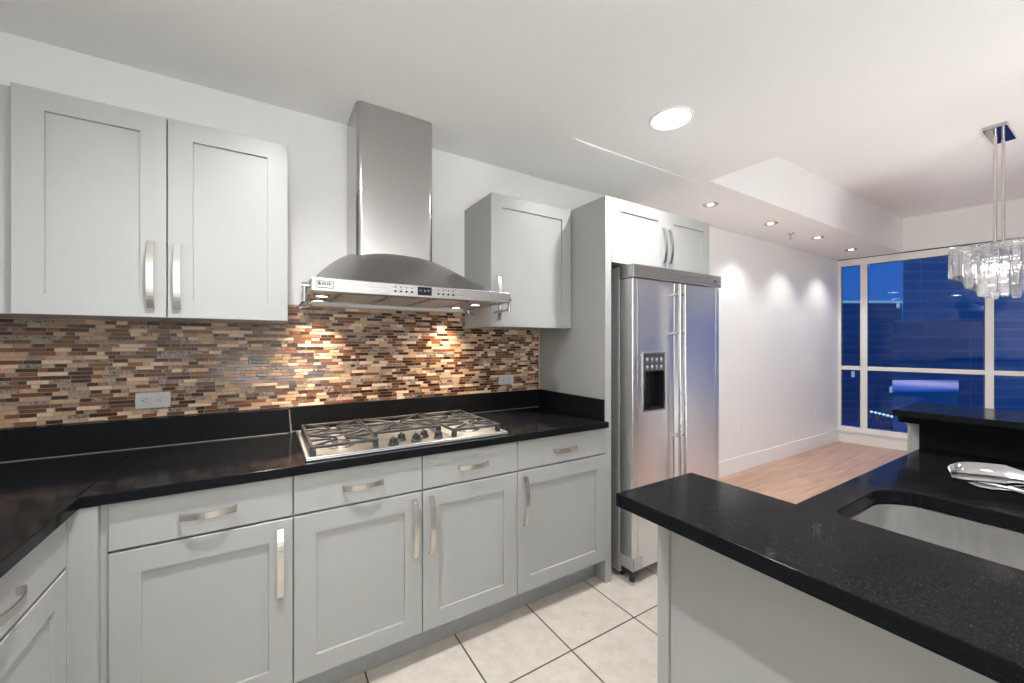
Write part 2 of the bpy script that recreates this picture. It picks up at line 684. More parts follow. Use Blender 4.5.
# the window: frame members, sill and one pane per opening
win = thing('window_1', 'white framed window wall onto the blue evening city', 'window', tuple(A_W))
win['kind'] = 'structure'
Z0, Z1, ZR0, ZR1 = 0.165, 2.512, 0.995, 1.048
mull = [(-0.0, 0.034), (0.234, 0.305), (1.310, 1.376), (2.41, 2.476), (3.51, 3.576), (4.61, 4.676), (5.71, S_END)]
bm = new_bm()
box(bm, 0, S_END, 0.02, 0.12, 2.412, Z1 - .012, 0.003, M=MW)
box(bm, 0, S_END, 0.02, 0.12, Z0, 0.222, 0.003, M=MW)
box(bm, 0, S_END, 0.03, 0.11, ZR0, ZR1, 0.003, M=MW)
obj('frame', bm, M_TRIM, win)
for a, b_ in mull:
    obj('mullion', box(new_bm(), a, b_, 0.018, 0.122, Z0, 2.42, 0.003, M=MW), M_TRIM, win)
obj('sill', box(new_bm(), 0.0, S_END, -0.03, 0.02, 0.150, 0.172, 0.004, M=MW), M_TRIM, win)
obj('head_seal', box(new_bm(), -0.02, S_END, 0.012, 0.1, Z1 - .012, Z1 - .002, M=MW), M_DARKGREY, win)
for (a0, a1), (b0, b1) in zip(mull[:-1], mull[1:]):
    for z0, z1 in ((0.222, ZR0), (ZR1, 2.412)):
        bm = new_bm()
        q = [MW @ Vector(p) for p in ((a1, 0.07, z0), (b0, 0.07, z0), (b0, 0.07, z1), (a1, 0.07, z1))]
        bm.faces.new([bm.verts.new(p) for p in q])
        obj('pane', bm, M_GLASS, win, fix=False)
        # dark gasket round the pane
        bm = new_bm()
        g = 0.006
        box(bm, a1, a1 + g, 0.05, 0.066, z0, z1, M=MW)
        box(bm, b0 - g, b0, 0.05, 0.066, z0, z1, M=MW)
        box(bm, a1 + g, b0 - g, 0.05, 0.066, z1 - g, z1, M=MW)
        box(bm, a1 + g, b0 - g, 0.05, 0.066, z0, z0 + g, M=MW)
        obj('gasket', bm, M_BLACK, win)

# ------------------------------------------------------------------ the city outside
FWD = Vector((math.cos(math.radians(58.25)), math.sin(math.radians(58.25)), 0))
RGT = Vector((FWD.y, -FWD.x, 0))


def facade(name, base, band, lit, floor_h=3.4, lit_amt=0.93):
    m = mat(name, base, 0.5)
    n, l, b = nodes(m)
    g = n.new('ShaderNodeNewGeometry')
    sep = n.new('ShaderNodeSeparateXYZ')
    l.new(g.outputs['Position'], sep.inputs[0])
    ad = n.new('ShaderNodeMath')
    ad.operation = 'SUBTRACT'
    l.new(sep.outputs['Y'], ad.inputs[0])
    l.new(sep.outputs['X'], ad.inputs[1])
    cb = n.new('ShaderNodeCombineXYZ')
    l.new(ad.outputs[0], cb.inputs['X'])
    l.new(sep.outputs['Z'], cb.inputs['Y'])
    br = n.new('ShaderNodeTexBrick')
    br.offset = 0.0
    br.inputs['Scale'].default_value = 1.0
    br.inputs['Brick Width'].default_value = floor_h * 9
    br.inputs['Row Height'].default_value = floor_h
    br.inputs['Mortar Size'].default_value = floor_h * 0.12
    br.inputs['Color1'].default_value = (*base, 1)
    br.inputs['Color2'].default_value = (base[0] * .8, base[1] * .8, base[2] * .85, 1)
    br.inputs['Mortar'].default_value = (*band, 1)
    l.new(cb.outputs[0], br.inputs['Vector'])
    l.new(br.outputs['Color'], b.inputs['Base Color'])
    # a few lit rooms
    sn = n.new('ShaderNodeVectorMath')
    sn.operation = 'SNAP'
    sn.inputs[1].default_value = (floor_h * 0.62, floor_h, 1)
    l.new(cb.outputs[0], sn.inputs[0])
    wn_ = n.new('ShaderNodeTexWhiteNoise')
    wn_.noise_dimensions = '2D'
    l.new(sn.outputs[0], wn_.inputs['Vector'])
    gt = n.new('ShaderNodeMath')
    gt.operation = 'GREATER_THAN'
    gt.inputs[1].default_value = lit_amt
    l.new(wn_.outputs['Value'], gt.inputs[0])
    inv = n.new('ShaderNodeMath')
    inv.operation = 'LESS_THAN'
    inv.inputs[1].default_value = 0.5
    l.new(br.outputs['Fac'], inv.inputs[0])
    mu = n.new('ShaderNodeMath')
    mu.operation = 'MULTIPLY'
    l.new(gt.outputs[0], mu.inputs[0])
    l.new(inv.outputs[0], mu.inputs[1])
    mu2 = n.new('ShaderNodeMath')
    mu2.operation = 'MULTIPLY'
    l.new(mu.outputs[0], mu2.inputs[0])
    mu2.inputs[1].default_value = 0.45
    b.inputs['Emission Color'].default_value = (*lit, 1)
    l.new(mu2.outputs[0], b.inputs['Emission Strength'])
    return m


def tower(name, label, u0, u1, vtop, dist, depth, m, base=-32.0, crown=None):
    """a building whose near face spans the bearings u0..u1 at a given distance, facing the window"""
    def at(u):
        return (FWD + RGT * ((u - 512) / FPX)) * dist
    a, b_ = at(u0), at(u1)
    zt = 1.345 + (344.2 - vtop) / FPX * dist
    root = thing(name, label, 'building', tuple((a + b_) / 2 + Vector((0, 0, base))), None)
    kk = 1 + depth / dist
    poly = [(a.x, a.y), (b_.x, b_.y), (b_.x * kk, b_.y * kk), (a.x * kk, a.y * kk)]
    bm_ = new_bm()
    prism(bm_, poly, base, zt)
    obj('walls', bm_, m, root)
    bm_ = new_bm()
    c = Vector((sum(p[0] for p in poly) / 4, sum(p[1] for p in poly) / 4))
    prism(bm_, [(c.x + (x - c.x) * 1.02, c.y + (y - c.y) * 1.02) for x, y in poly], zt + .001, zt + dist * 0.006)
    obj('roof', bm_, crown or M_ROOF, root)
    return root


M_ROOF = noise_mix(mat('roof_concrete', rough=0.8), (0.25, 0.25, 0.27), (0.35, 0.35, 0.37), 0.3, 4)
M_PALE = noise_mix(mat('pale_roof', rough=0.8), (0.75, 0.74, 0.80), (0.88, 0.86, 0.90), 0.2, 4)
F1 = facade('facade_pale_tower', (0.30, 0.46, 0.46), (0.40, 0.54, 0.54), (0.5, 0.75, 1.0), 2.8, 0.988)
F2 = facade('facade_dark_tower', (0.26, 0.34, 0.36), (0.36, 0.36, 0.44), (0.5, 0.7, 1.0), 3.4, 0.992)
F3 = facade('facade_deep_blue', (0.07, 0.24, 0.30), (0.10, 0.29, 0.34), (0.5, 0.75, 1.0), 3.0, 0.97)
tower('city_tower', 'pale blue high-rise with level floor bands filling the right of the window', 903, 1062, 215, 115, 14, F1, base=-42.0)
tower('city_block', 'dark violet building with bright roof edge at the left of the window', 836, 902, 303, 175, 12, F2, crown=emit('roof_edge_lights', (0.25, 0.55, 1.0), 0.55))
tower('office_block', 'low deep blue office block standing before the pale tower', 893, 983, 322, 85, 10, F3)
tower('podium_building', 'low building with pale violet roof below the window rail', 893, 958, 392, 60, 16, F1, crown=M_PALE)
bm = new_bm()
bm.faces.new([bm.verts.new(p) for p in ((12, -300, -32), (400, -300, -32), (400, 400, -32), (12, 400, -32))])
struct('ground', bm, noise_mix(mat('city_ground', rough=0.9), (0.16, 0.14, 0.24), (0.28, 0.24, 0.36), 0.08, 6), 'city ground far below', 'ground')

M_POLE = mat('street_pole', (0.2, 0.2, 0.22), 0.6)
M_STREET = emit('street_lamp_glow', (0.45, 0.75, 1.0), 1.2)
for k in range(6):
    p = (FWD + RGT * ((871.5 + 4.1 * k - 512) / FPX)) * (150 - 2 * k)
    st = thing('street_lamp', 'lit street lamp far below, in the row left of the pale podium roof', 'street lamp', (p.x, p.y, -32), 'street lamps in a row')
    obj('pole', cyl(new_bm(), (p.x, p.y, -31.99), (p.x, p.y, -24.6), 0.12, n=8), M_POLE, st)
    bm = new_bm()
    lathe(bm, [(0.02, -24.6), (0.42, -24.5), (0.5, -24.2), (0.3, -23.9), (0.02, -23.8)], 10, at=(p.x, p.y, 0))
    obj('lamp_head', bm, M_STREET, st)
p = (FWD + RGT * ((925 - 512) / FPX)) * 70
lamp('roof_fill_light', 'AREA', (p.x, p.y, 1.0), 420, (1.0, 0.75, 0.80), 14.0)      # added light without a fixture, brightens the podium roof

# ------------------------------------------------------------------ ceiling lights
LAMPS = [(1.765, 1.30), (0.0, 1.10), (0.16, 0.06)]
LAMP_LABELS = ['large round lit ceiling light in front of the fridge', 'round recessed ceiling light over the left end of the counter',
               'round recessed ceiling light over the kitchen aisle']
for (x, y), lb in zip(LAMPS, LAMP_LABELS):
    t = thing('ceiling_light', lb, 'light', (x, y, CZ), 'large round kitchen ceiling lights')
    bm = new_bm()
    lathe(bm, [(0.092, CZ - .0005), (0.108, CZ - .0005), (0.108, CZ - .005), (0.103, CZ - .009), (0.093, CZ - .008), (0.092, CZ - .0005)], 48, at=(x, y, 0))
    obj('trim_ring', bm, M_TRIM, t)
    bm = new_bm()
    lathe(bm, [(0.0915, CZ - .001), (0.0915, CZ - .007), (0.080, CZ - .0125), (0.055, CZ - .0165), (0.0445, CZ - .0170), (0.0445, CZ - .003)], 48, at=(x, y, 0))
    obj('lens', bm, M_LENS_RIM, t)
    bm = new_bm()
    lathe(bm, [(0.044, CZ - .004), (0.044, CZ - .0168), (0.02, CZ - .0185), (0.002, CZ - .019)], 40, at=(x, y, 0))
    obj('bulb_face', bm, M_LENS, t)
    lamp('kitchen_lamp', 'SPOT', (x, y, CZ - .024), L_CAN * (0.14 if y < .5 else 0.95 if x < 1 else 0.62), (0.985, 0.995, 1.0), 0.030, t, math.radians(150))
SPOTS = [(3.131, 1.928), (4.116, 1.928), (5.094, 1.915), (6.086, 1.94)]
SPOT_LABELS = ['small soffit downlight beside the fridge cabinet, nearest of the four', 'second small soffit downlight from the fridge cabinet, just before the sprinkler',
               'third small soffit downlight from the fridge, just past the sprinkler', 'small soffit downlight closest to the window']
for (x, y), lb in zip(SPOTS, SPOT_LABELS):
    t = thing('downlight', lb, 'light', (x, y, CZ), 'small downlights in the dining soffit')
    bm = new_bm()
    lathe(bm, [(0.024, CZ - .0005), (0.060, CZ - .0005), (0.060, CZ - .004), (0.056, CZ - .007), (0.030, CZ - .004), (0.024, CZ - .0005)], 32, at=(x, y, 0))
    obj('trim_ring', bm, M_NICKEL, t)
    bm = new_bm()
    lathe(bm, [(0.0235, CZ - .001), (0.0235, CZ - .004), (0.012, CZ - .007), (0.001, CZ - .0075)], 24, at=(x, y, 0))
    obj('lens', bm, M_LENS_S, t)
    lamp('soffit_lamp', 'SPOT', (x, y, CZ - .02), L_SPOT * 4, (1.0, 0.97, 0.93), 0.03, t, math.radians(110))
t = thing('fire_sprinkler', 'small metal sprinkler head between the soffit downlights', 'sprinkler', (4.659, 1.99, CZ))
bm = new_bm()
lathe(bm, [(0.001, CZ - .001), (0.035, CZ - .001), (0.033, CZ - .008), (0.012, CZ - .012), (0.012, CZ - .03), (0.001, CZ - .03)], 24, at=(4.659, 1.99, 0))
obj('escutcheon', bm, M_NICKEL, t)
bm = new_bm()
for s in (-1, 1):
    tube(bm, [(4.659 + s * .010, 1.99, CZ - .028), (4.659 + s * .014, 1.99, CZ - .042), (4.659 + s * .002, 1.99, CZ - .058)], 0.003, 8)
lathe(bm, [(0.001, CZ - .058), (0.018, CZ - .058), (0.018, CZ - .061), (0.001, CZ - .061)], 16, at=(4.659, 1.99, 0))
obj('deflector', bm, M_NICKEL, t)

# ------------------------------------------------------------------ cabinet parts
MY = Matrix.Identity(4)


def face_matrix(x, y, z, face):
    """local x along the front, local -y out of the front"""
    if face == '-y':
        return Matrix.Translation((x, y, z))
    if face == '+x':
        return Matrix.Translation((x, y, z)) @ Matrix.Rotation(PI / 2, 4, 'Z')


def shaker_bm(w, h, M, t=0.021, stile=0.072, rail=0.072, rec=0.009, b=0.0015):
    bm_ = new_bm()

    def ring(ix, iz, y):
        return [bm_.verts.new(p) for p in ((ix, y, iz), (w - ix, y, iz), (w - ix, y, h - iz), (ix, y, h - iz))]
    rs = [ring(0, 0, t), ring(0, 0, b), ring(b, b, 0), ring(stile, rail, 0), ring(stile + .001, rail + .001, rec)]
    bm_.faces.new(list(reversed(rs[0])))
    for a, c in zip(rs[:-1], rs[1:]):
        for k in range(4):
            bm_.faces.new((a[k], a[(k + 1) % 4], c[(k + 1) % 4], c[k]))
    bm_.faces.new(rs[-1])
    bm_.transform(M)
    return bm_


def slab_bm(w, h, M, t=0.021):
    bm_ = new_bm()
    box(bm_, 0, w, 0, t, 0, h, 0.0015, 1)
    bm_.transform(M)
    return bm_


def handle_bm(cx, cz, length, vertical, M, width=0.020, thick=0.005, proj=0.034):
    """bowed flat strap pull; the front plane is local y = 0"""
    prof = []
    n = 18
    half = length / 2
    low = 0.016
    prof.append((-half, -0.0003))
    prof.append((-half, -low * 0.6))
    for k in range(n + 1):
        t_ = -1 + 2 * k / n
        prof.append((t_ * (half - .002), -(low + (proj - low) * (1 - t_ * t_))))
    prof.append((half, -low * 0.6))
    prof.append((half, -0.0003))
    bm_ = new_bm()
    outer = []
    m_ = len(prof)
    for i, (s, o) in enumerate(prof):
        a = prof[max(0, i - 1)]
        c = prof[min(m_ - 1, i + 1)]
        d = Vector((c[0] - a[0], c[1] - a[1])).normalized()
        nrm = Vector((-d.y, d.x))
        if i in (0, 1, m_ - 2, m_ - 1):
            nrm = Vector((1 if s < 0 else -1, 0))
        inn = (s + nrm.x * thick, o + nrm.y * thick * (1 if i not in (0, 1, m_ - 2, m_ - 1) else 0))
        ring = []
        for (ss, oo), w_ in (((s, o), -width / 2), ((s, o), width / 2), (inn, width / 2), (inn, -width / 2)):
            p = Vector((cx + w_, oo, cz + ss)) if vertical else Vector((cx + ss, oo, cz + w_))
            ring.append(bm_.verts.new(p))
        outer.append(ring)
    for a, c in zip(outer[:-1], outer[1:]):
        for k in range(4):
            bm_.faces.new((a[k], a[(k + 1) % 4], c[(k + 1) % 4], c[k]))
    bm_.faces.new(outer[0])
    bm_.faces.new(list(reversed(outer[-1])))
    bm_.transform(M)
    return bm_


def add_door(root, x0, x1, z0, z1, plane, face, hx=None, hz=None, hl=0.24, stile=0.072, rail=0.072):
    g = 0.002
    M = face_matrix(plane if face == '+x' else x0 + g, x0 + g if face == '+x' else plane, z0, face)
    d = obj('door', shaker_bm(x1 - x0 - 2 * g, z1 - z0, M, stile=stile, rail=rail), M_CAB, root)
    if hx is not None:
        Mh = face_matrix(plane if face == '+x' else 0, 0 if face == '+x' else plane, 0, face)
        obj('handle', handle_bm(hx, hz, hl, True, Mh), M_NICKEL, d)
    return d


def add_drawer(root, x0, x1, z0, z1, plane, face, hl=0.15):
    g = 0.002
    M = face_matrix(plane if face == '+x' else x0 + g, x0 + g if face == '+x' else plane, z0, face)
    d = obj('drawer_front', slab_bm(x1 - x0 - 2 * g, z1 - z0, M), M_CAB, root)
    Mh = face_matrix(plane if face == '+x' else 0, 0 if face == '+x' else plane, 0, face)
    obj('handle', handle_bm((x0 + x1) / 2, (z0 + z1) / 2 - .004, hl, False, Mh), M_NICKEL, d)
    return d


ZT = 0.880            # top of base boxes
DP = 1.606            # door plane of the back run
ZG0, ZG1 = 0.729, 0.737
ZB = 0.138


def base_cab(label, x0, x1, drawers, doors, left_ex=0.0, right_ex=0.0):
    root = thing('base_cabinet', label, 'cabinet', ((x0 + x1) / 2, 1.92, 0), 'grey base cabinets under the counter')
    obj('body', box(new_bm(), x0 + .0006 - left_ex, x1 - .0006 + right_ex, DP + .0215, WY - .002, ZB - .012, ZT), M_CAB, root)
    obj('toe_kick', box(new_bm(), x0 + .0006 - left_ex, x1 - .0006 + right_ex, 1.70, WY - .01, 0.001, ZB - .0125), M_TOE, root)
    for a, b_ in drawers:
        add_drawer(root, a, b_, ZG1, ZT - .003, DP, '-y')
    for a, b_, hx in doors:
        add_door(root, a, b_, ZB, ZG0, DP, '-y', hx, 0.584, 0.24)
    return root


base_cab('grey base cabinet with one drawer and door in the inner counter corner', -0.397, 0.0795, [(-0.397, 0.0795)], [(-0.397, 0.0795, 0.040)])
base_cab('grey two-door base cabinet below the gas cooktop', 0.0795, 1.0235, [(0.0795, 0.553), (0.553, 1.0235)], [(0.0795, 0.553, 0.519), (0.553, 1.0235, 0.590)])
base_cab('grey base cabinet with one drawer and door beside the fridge panel', 1.0235, 1.6125, [(1.0235, 1.6125)], [(1.0235, 1.6125, 1.066)])

# left run, facing +x
root = thing('base_cabinet', 'grey base cabinet of the left run, cut off by the photo edge', 'cabinet', (-0.78, 1.3, 0), 'grey base cabinets under the counter')
PX = -0.470
obj('body', box(new_bm(), LX + .003, PX - .0215, 0.2, 1.635, ZB - .012, ZT), M_CAB, root)
obj('toe_kick', box(new_bm(), LX + .01, PX - .10, 0.2, 1.62, 0.001, ZB - .0125), M_TOE, root)
add_drawer(root, 0.90, 1.577, ZG1 - .004, ZT - .003, PX, '+x', 0.16)
add_door(root, 0.90, 1.577, ZB, ZG0 - .006, PX, '+x', 0.955, 0.584, 0.24)
add_drawer(root, 0.2, 0.896, ZG1 - .004, ZT - .003, PX, '+x', 0.16)
add_door(root, 0.2, 0.896, ZB, ZG0 - .006, PX, '+x', 0.84, 0.584, 0.24)
bm = new_bm()
prism(bm, [(PX - .021, 1.5795), (PX, 1.5795), (PX, 1.590), (-0.413, 1.590), (-0.413, DP + .010), (-0.3975, DP + .010), (-0.3975, DP + .030), (PX - .021, DP + .030)], ZB - .012, ZT)
obj('corner_filler', bm, M_CAB, root)

# uppers
UP, UZ0, UZ1 = 1.90, 1.442, 2.175
root = thing('wall_cabinet', 'grey two-door wall cabinet left of the range hood', 'cabinet', (-.3, 2.07, UZ0), 'grey wall cabinets')
obj('body', box(new_bm(), -0.6915, 0.0755, UP + .0215, WY - .001, UZ0 + .001, UZ1 - .001), M_CAB, root)
obj('filler_strip', box(new_bm(), LX + .002, -0.694, UP + .03, WY - .001, UZ0 + .001, UZ1 - .001), M_CAB, root)
add_door(root, -0.692, -0.3115, UZ0, UZ1, UP, '-y', -0.354, 1.597, 0.243, rail=0.068)
add_door(root, -0.3115, 0.076, UZ0, UZ1, UP, '-y', -0.280, 1.597, 0.243, rail=0.068)
root = thing('wall_cabinet', 'grey single-door wall cabinet right of the range hood', 'cabinet', (1.32, 2.07, UZ0), 'grey wall cabinets')
obj('body', box(new_bm(), 1.042, 1.6105, UP + .0215, WY - .001, UZ0 + .001, UZ1 - .001), M_CAB, root)
add_door(root, 1.040, 1.6105, UZ0, UZ1, UP, '-y', 1.083, 1.597, 0.243, rail=0.068)
# tall panel and the cabinet above the fridge
o = obj('fridge_surround', box(new_bm(), 1.616, 1.662, 1.615, WY - .001, 0.001, 2.182, 0.0015), M_CAB)
tag(o, 'tall grey end panel between counter and fridge', 'cabinet side')
root = thing('wall_cabinet', 'grey two-door cabinet above the stainless fridge', 'cabinet', (2.15, 1.93, 1.815), 'grey wall cabinets')
obj('body', box(new_bm(), 1.664, 2.622, 1.640, WY - .001, 1.816, 2.181), M_CAB, root)
add_door(root, 1.664, 2.148, 1.813, 2.183, 1.618, '-y', 2.113, 1.962, 0.22, rail=0.066)
add_door(root, 2.148, 2.618, 1.813, 2.183, 1.618, '-y', 2.172, 1.962, 0.22, rail=0.066)

# ------------------------------------------------------------------ counter of the back run
ct = thing('countertop', 'black granite L-shaped counter under the cooktop with upstand', 'countertop', (0.3, 1.9, 0.883))
CT0, CT1 = 0.8815, 0.915
CE = 1.586
bm = curve_slab([[(-0.455, CE), (1.614, CE), (1.614, WY - .001), (-0.455, WY - .001)]], CT0, CT1, 0.003)
obj('slab', bm, M_GRAN, ct)
bm = curve_slab([[(LX + .002, 0.1), (-0.447, 0.1), (-0.447, CE - .0005), (-0.4565, CE + .004), (-0.4565, WY - .001), (LX + .002, WY - .001)]], CT0, CT1, 0.003)
obj('slab', bm, M_GRAN, ct)
obj('upstand', box(new_bm(), LX + .002, 0.092, 2.193, WY - .001, CT1 + .0005, 1.034, 0.002), M_GRAN, ct)
obj('upstand', box(new_bm(), 0.0925, 1.594, 2.224, WY - .001, CT1 + .0005, 1.034, 0.002), M_GRAN, ct)
obj('upstand', box(new_bm(), 1.5945, 1.6145, 1.62, WY - .0015, CT1 + .0005, 1.034, 0.002), M_GRAN, ct)

bm = new_bm()
box(bm, LX + .03, 0.0915, 2.1895, 2.1928, CT1 + .0003, CT1 + .0036, 0.001, 1)
box(bm, 0.094, 1.593, 2.2205, 2.2238, CT1 + .0003, CT1 + .003, 0.001, 1)
tube(bm, [(0.092, 2.1915, 1.028), (0.0945, 2.193, 0.98), (0.1005, 2.198, 0.918)], [0.002, 0.003, 0.004], 10)
box(bm, 0.096, 0.1025, 2.194, 2.222, CT1 + .0003, CT1 + .0045, 0.001, 1)
obj('sealant', bm, mat('grey_sealant', (0.20, 0.20, 0.205), 0.4), ct)

# ------------------------------------------------------------------ mosaic backsplash
GROUT = noise_mix(mat('mosaic_grout', rough=0.8), (0.40, 0.28, 0.19), (0.46, 0.33, 0.23), 60, 3)
TILE = [
    (mat('glass_tile_dark_brown', (0.040, 0.016, 0.010), 0.14, spec=0.35), 20),
    (mat('glass_tile_brown', (0.125, 0.052, 0.027), 0.14, spec=0.35), 16),
    (mat('glass_tile_red_brown', (0.200, 0.084, 0.042), 0.16, spec=0.35), 13),
    (noise_mix(mat('stone_tile_tan', rough=0.5), (0.42, 0.27, 0.165), (0.57, 0.385, 0.25), 90, 4), 19),
    (noise_mix(mat('stone_tile_cream', rough=0.5), (0.66, 0.48, 0.33), (0.76, 0.58, 0.42), 90, 4), 11),
    (noise_mix(mat('stone_tile_grey_marble', rough=0.35), (0.06, 0.045, 0.042), (0.36, 0.28, 0.24), 130, 5, lo=.38, hi=.6), 14),
    (noise_mix(mat('stone_tile_olive', rough=0.45), (0.24, 0.17, 0.11), (0.34, 0.25, 0.17), 100, 4), 8),
]
weights = [w for _, w in TILE]
bm = new_bm()
TX0, TX1, TZ0 = LX + .003, 1.600, 1.0355
box(bm, TX0, TX1, WY - .0075, WY - .0008, TZ0, 1.54, mi=0)
RH, GW = 0.01555, 0.0018
nrow = 32
for r in range(nrow):
    z0 = TZ0 + .001 + r * RH
    z1 = z0 + RH - GW
    x = TX0 - random.uniform(0, .06)
    last = -1
    while x < TX1:
        w = random.choice((0.023, 0.034, 0.046, 0.046, 0.058, 0.070, 0.082))
        xa, xb = max(x, TX0 + .0005), min(x + w - GW, TX1 - .0005)
        x += w
        if xb - xa < .004:
            continue
        k = random.choices(range(len(TILE)), weights)[0]
        if k == last and random.random() < .6:
            k = random.choices(range(len(TILE)), weights)[0]
        last = k
        yb, yf, c = WY - .0075, WY - .0100 - random.uniform(0, .0006), .0007
        v = [bm.verts.new(p) for p in ((xa, yb, z0), (xb, yb, z0), (xb, yb, z1), (xa, yb, z1),
                                       (xa + c, yf, z0 + c), (xb - c, yf, z0 + c), (xb - c, yf, z1 - c), (xa + c, yf, z1 - c))]
        for q in ((4, 5, 6, 7), (0, 1, 5, 4), (1, 2, 6, 5), (2, 3, 7, 6), (3, 0, 4, 7)):
            bm.faces.new([v[i] for i in q]).material_index = k + 1
o = obj('tile_backsplash', bm, [GROUT] + [m for m, _ in TILE], fix=False)
tag(o, 'brown and tan linear mosaic tile backsplash behind the cooktop', 'backsplash')
o = obj('tile_edging', box(new_bm(), 1.6005, 1.608, WY - .013, WY - .001, TZ0, 1.441, 0.002), mat('edging_stone', (0.45, 0.36, 0.29), 0.4))
tag(o, 'narrow stone edging strip at the right end of the mosaic', 'edging')


def duplex(label, cx, y, cz, w, h, horiz, m, group):
    root = thing('outlet', label, 'outlet', (cx, y, cz), group)
    bm_ = new_bm()
    box(bm_, cx - w / 2, cx + w / 2, y - .007, y - .0002, cz - h / 2, cz + h / 2, 0.0025)
    obj('cover_plate', bm_, m, root)
    for s in (-1, 1):
        ax, az = (cx + s * w * .20, cz) if horiz else (cx, cz + s * h * .20)
        bm_ = new_bm()
        rw, rh = (0.017, 0.0145) if horiz else (0.0145, 0.017)
        box(bm_, ax - rw, ax + rw, y - .0095, y - .0072, az - rh, az + rh, 0.001)
        rc = obj('receptacle', bm_, m, root)
        bm_ = new_bm()
        for k in (-1, 1):
            if horiz:
                box(bm_, ax - .004, ax + .005, y - .0100, y - .0096, az + k * .006 - .0012, az + k * .006 + .0012)
            else:
                box(bm_, ax + k * .006 - .0012, ax + k * .006 + .0012, y - .0100, y - .0096, az - .004, az + .005)
        if horiz:
            cyl(bm_, (ax - .010, y - .0096, az), (ax - .010, y - .0101, az), 0.0028, n=10)
        else:
            cyl(bm_, (ax, y - .0096, az - .010), (ax, y - .0101, az - .010), 0.0028, n=10)
        obj('slots', bm_, M_SLOT, rc)
    return root


duplex('grey outlet laid sideways on the mosaic left of the cooktop', -0.410, WY - .0107, 1.108, 0.114, 0.066, True, M_PLATE, 'outlets on the mosaic')
duplex('grey outlet laid sideways on the mosaic right of the cooktop', 1.335, WY - .0107, 1.112, 0.114, 0.060, True, M_PLATE, 'outlets on the mosaic')
duplex('white outlet low on the dining wall beside the fridge', 4.308, WY2 - .0002, 0.442, 0.076, 0.125, False, M_PLATE_W, 'white outlets on the dining wall')
duplex('white outlet low on the dining wall, closest to the window', 6.048, WY2 - .0002, 0.452, 0.076, 0.125, False, M_PLATE_W, 'white outlets on the dining wall')
t = thing('light_switch', 'white rocker switch plate on the dining wall near the window', 'switch', (5.877, WY2, 1.137))
obj('cover_plate', box(new_bm(), 5.838, 5.916, WY2 - .007, WY2 - .0003, 1.062, 1.212, 0.0025), M_PLATE_W, t)
obj('rocker', box(new_bm(), 5.86, 5.894, WY2 - .012, WY2 - .0072, 1.102, 1.172, 0.002), M_PLATE_W, t)

# ------------------------------------------------------------------ range hood
hood = thing('range_hood', 'stainless steel chimney range hood with arched canopy on the kitchen wall', 'range hood', (0.59, 1.97, 1.55))
HX0, HX1, HY0, HZ0, HZ1 = 0.145, 1.043, 1.70, 1.552, 1.604
CHX0, CHX1, CHY = 0.361, 0.743, 1.98


def round_u(x0, x1, yf, yb, r, n=7):
    pts = [(x1, yb), (x0, yb)]
    for k in range(n + 1):
        a = PI + PI / 2 * k / n
        pts.append((x0 + r + r * math.cos(a), yf + r + r * math.sin(a)))
    for k in range(n + 1):
        a = 1.5 * PI + PI / 2 * k / n
        pts.append((x1 - r + r * math.cos(a), yf + r + r * math.sin(a)))
    return pts


bm = new_bm()
prism(bm, round_u(CHX0 + .0005, CHX1 - .0005, CHY + .0005, WY - .001, .0275), 2.235, CZ - .002, smooth_side=True)
ch = obj('chimney', bm, M_SS_V, hood)
bm = new_bm()
prism(bm, round_u(CHX0, CHX1, CHY, WY - .001, .028), 1.70, 2.235, smooth_side=True)
obj('chimney', bm, M_SS_V, hood)
bm = new_bm()
cyl(bm, (0.535, CHY + .001, 1.853), (0.535, CHY - .003, 1.853), 0.006, n=12)
obj('screw', bm, M_CHROME, ch)
# arched canopy surface
NX, NY = 40, 14
bm = new_bm()
cxm, hw = (HX0 + HX1) / 2, (HX1 - HX0) / 2 - .004
grid = []
for j in range(NY + 1):
    y = HY0 + .003 + (WY - .002 - HY0 - .003) * j / NY
    hgt = 0.245 * (1 - (1 - (y - HY0) / (WY - HY0)) ** 2.0)
    row = []
    for i in range(NX + 1):
        tt = -1 + 2 * i / NX
        cx_ = cxm - .03 * min(1, (y - HY0) / (CHY - HY0))
        prof_ = (1 - abs(tt) ** 2.5)
        row.append(bm.verts.new((cxm + hw * tt - .03 * (1 - tt * tt) * min(1, (y - HY0) / (CHY - HY0)), y, HZ1 + hgt * prof_)))
    grid.append(row)
for j in range(NY):
    for i in range(NX):
        f = bm.faces.new((grid[j][i], grid[j][i + 1], grid[j + 1][i + 1], grid[j + 1][i]))
        f.smooth = True
obj('canopy', bm, M_SS_DK, hood)
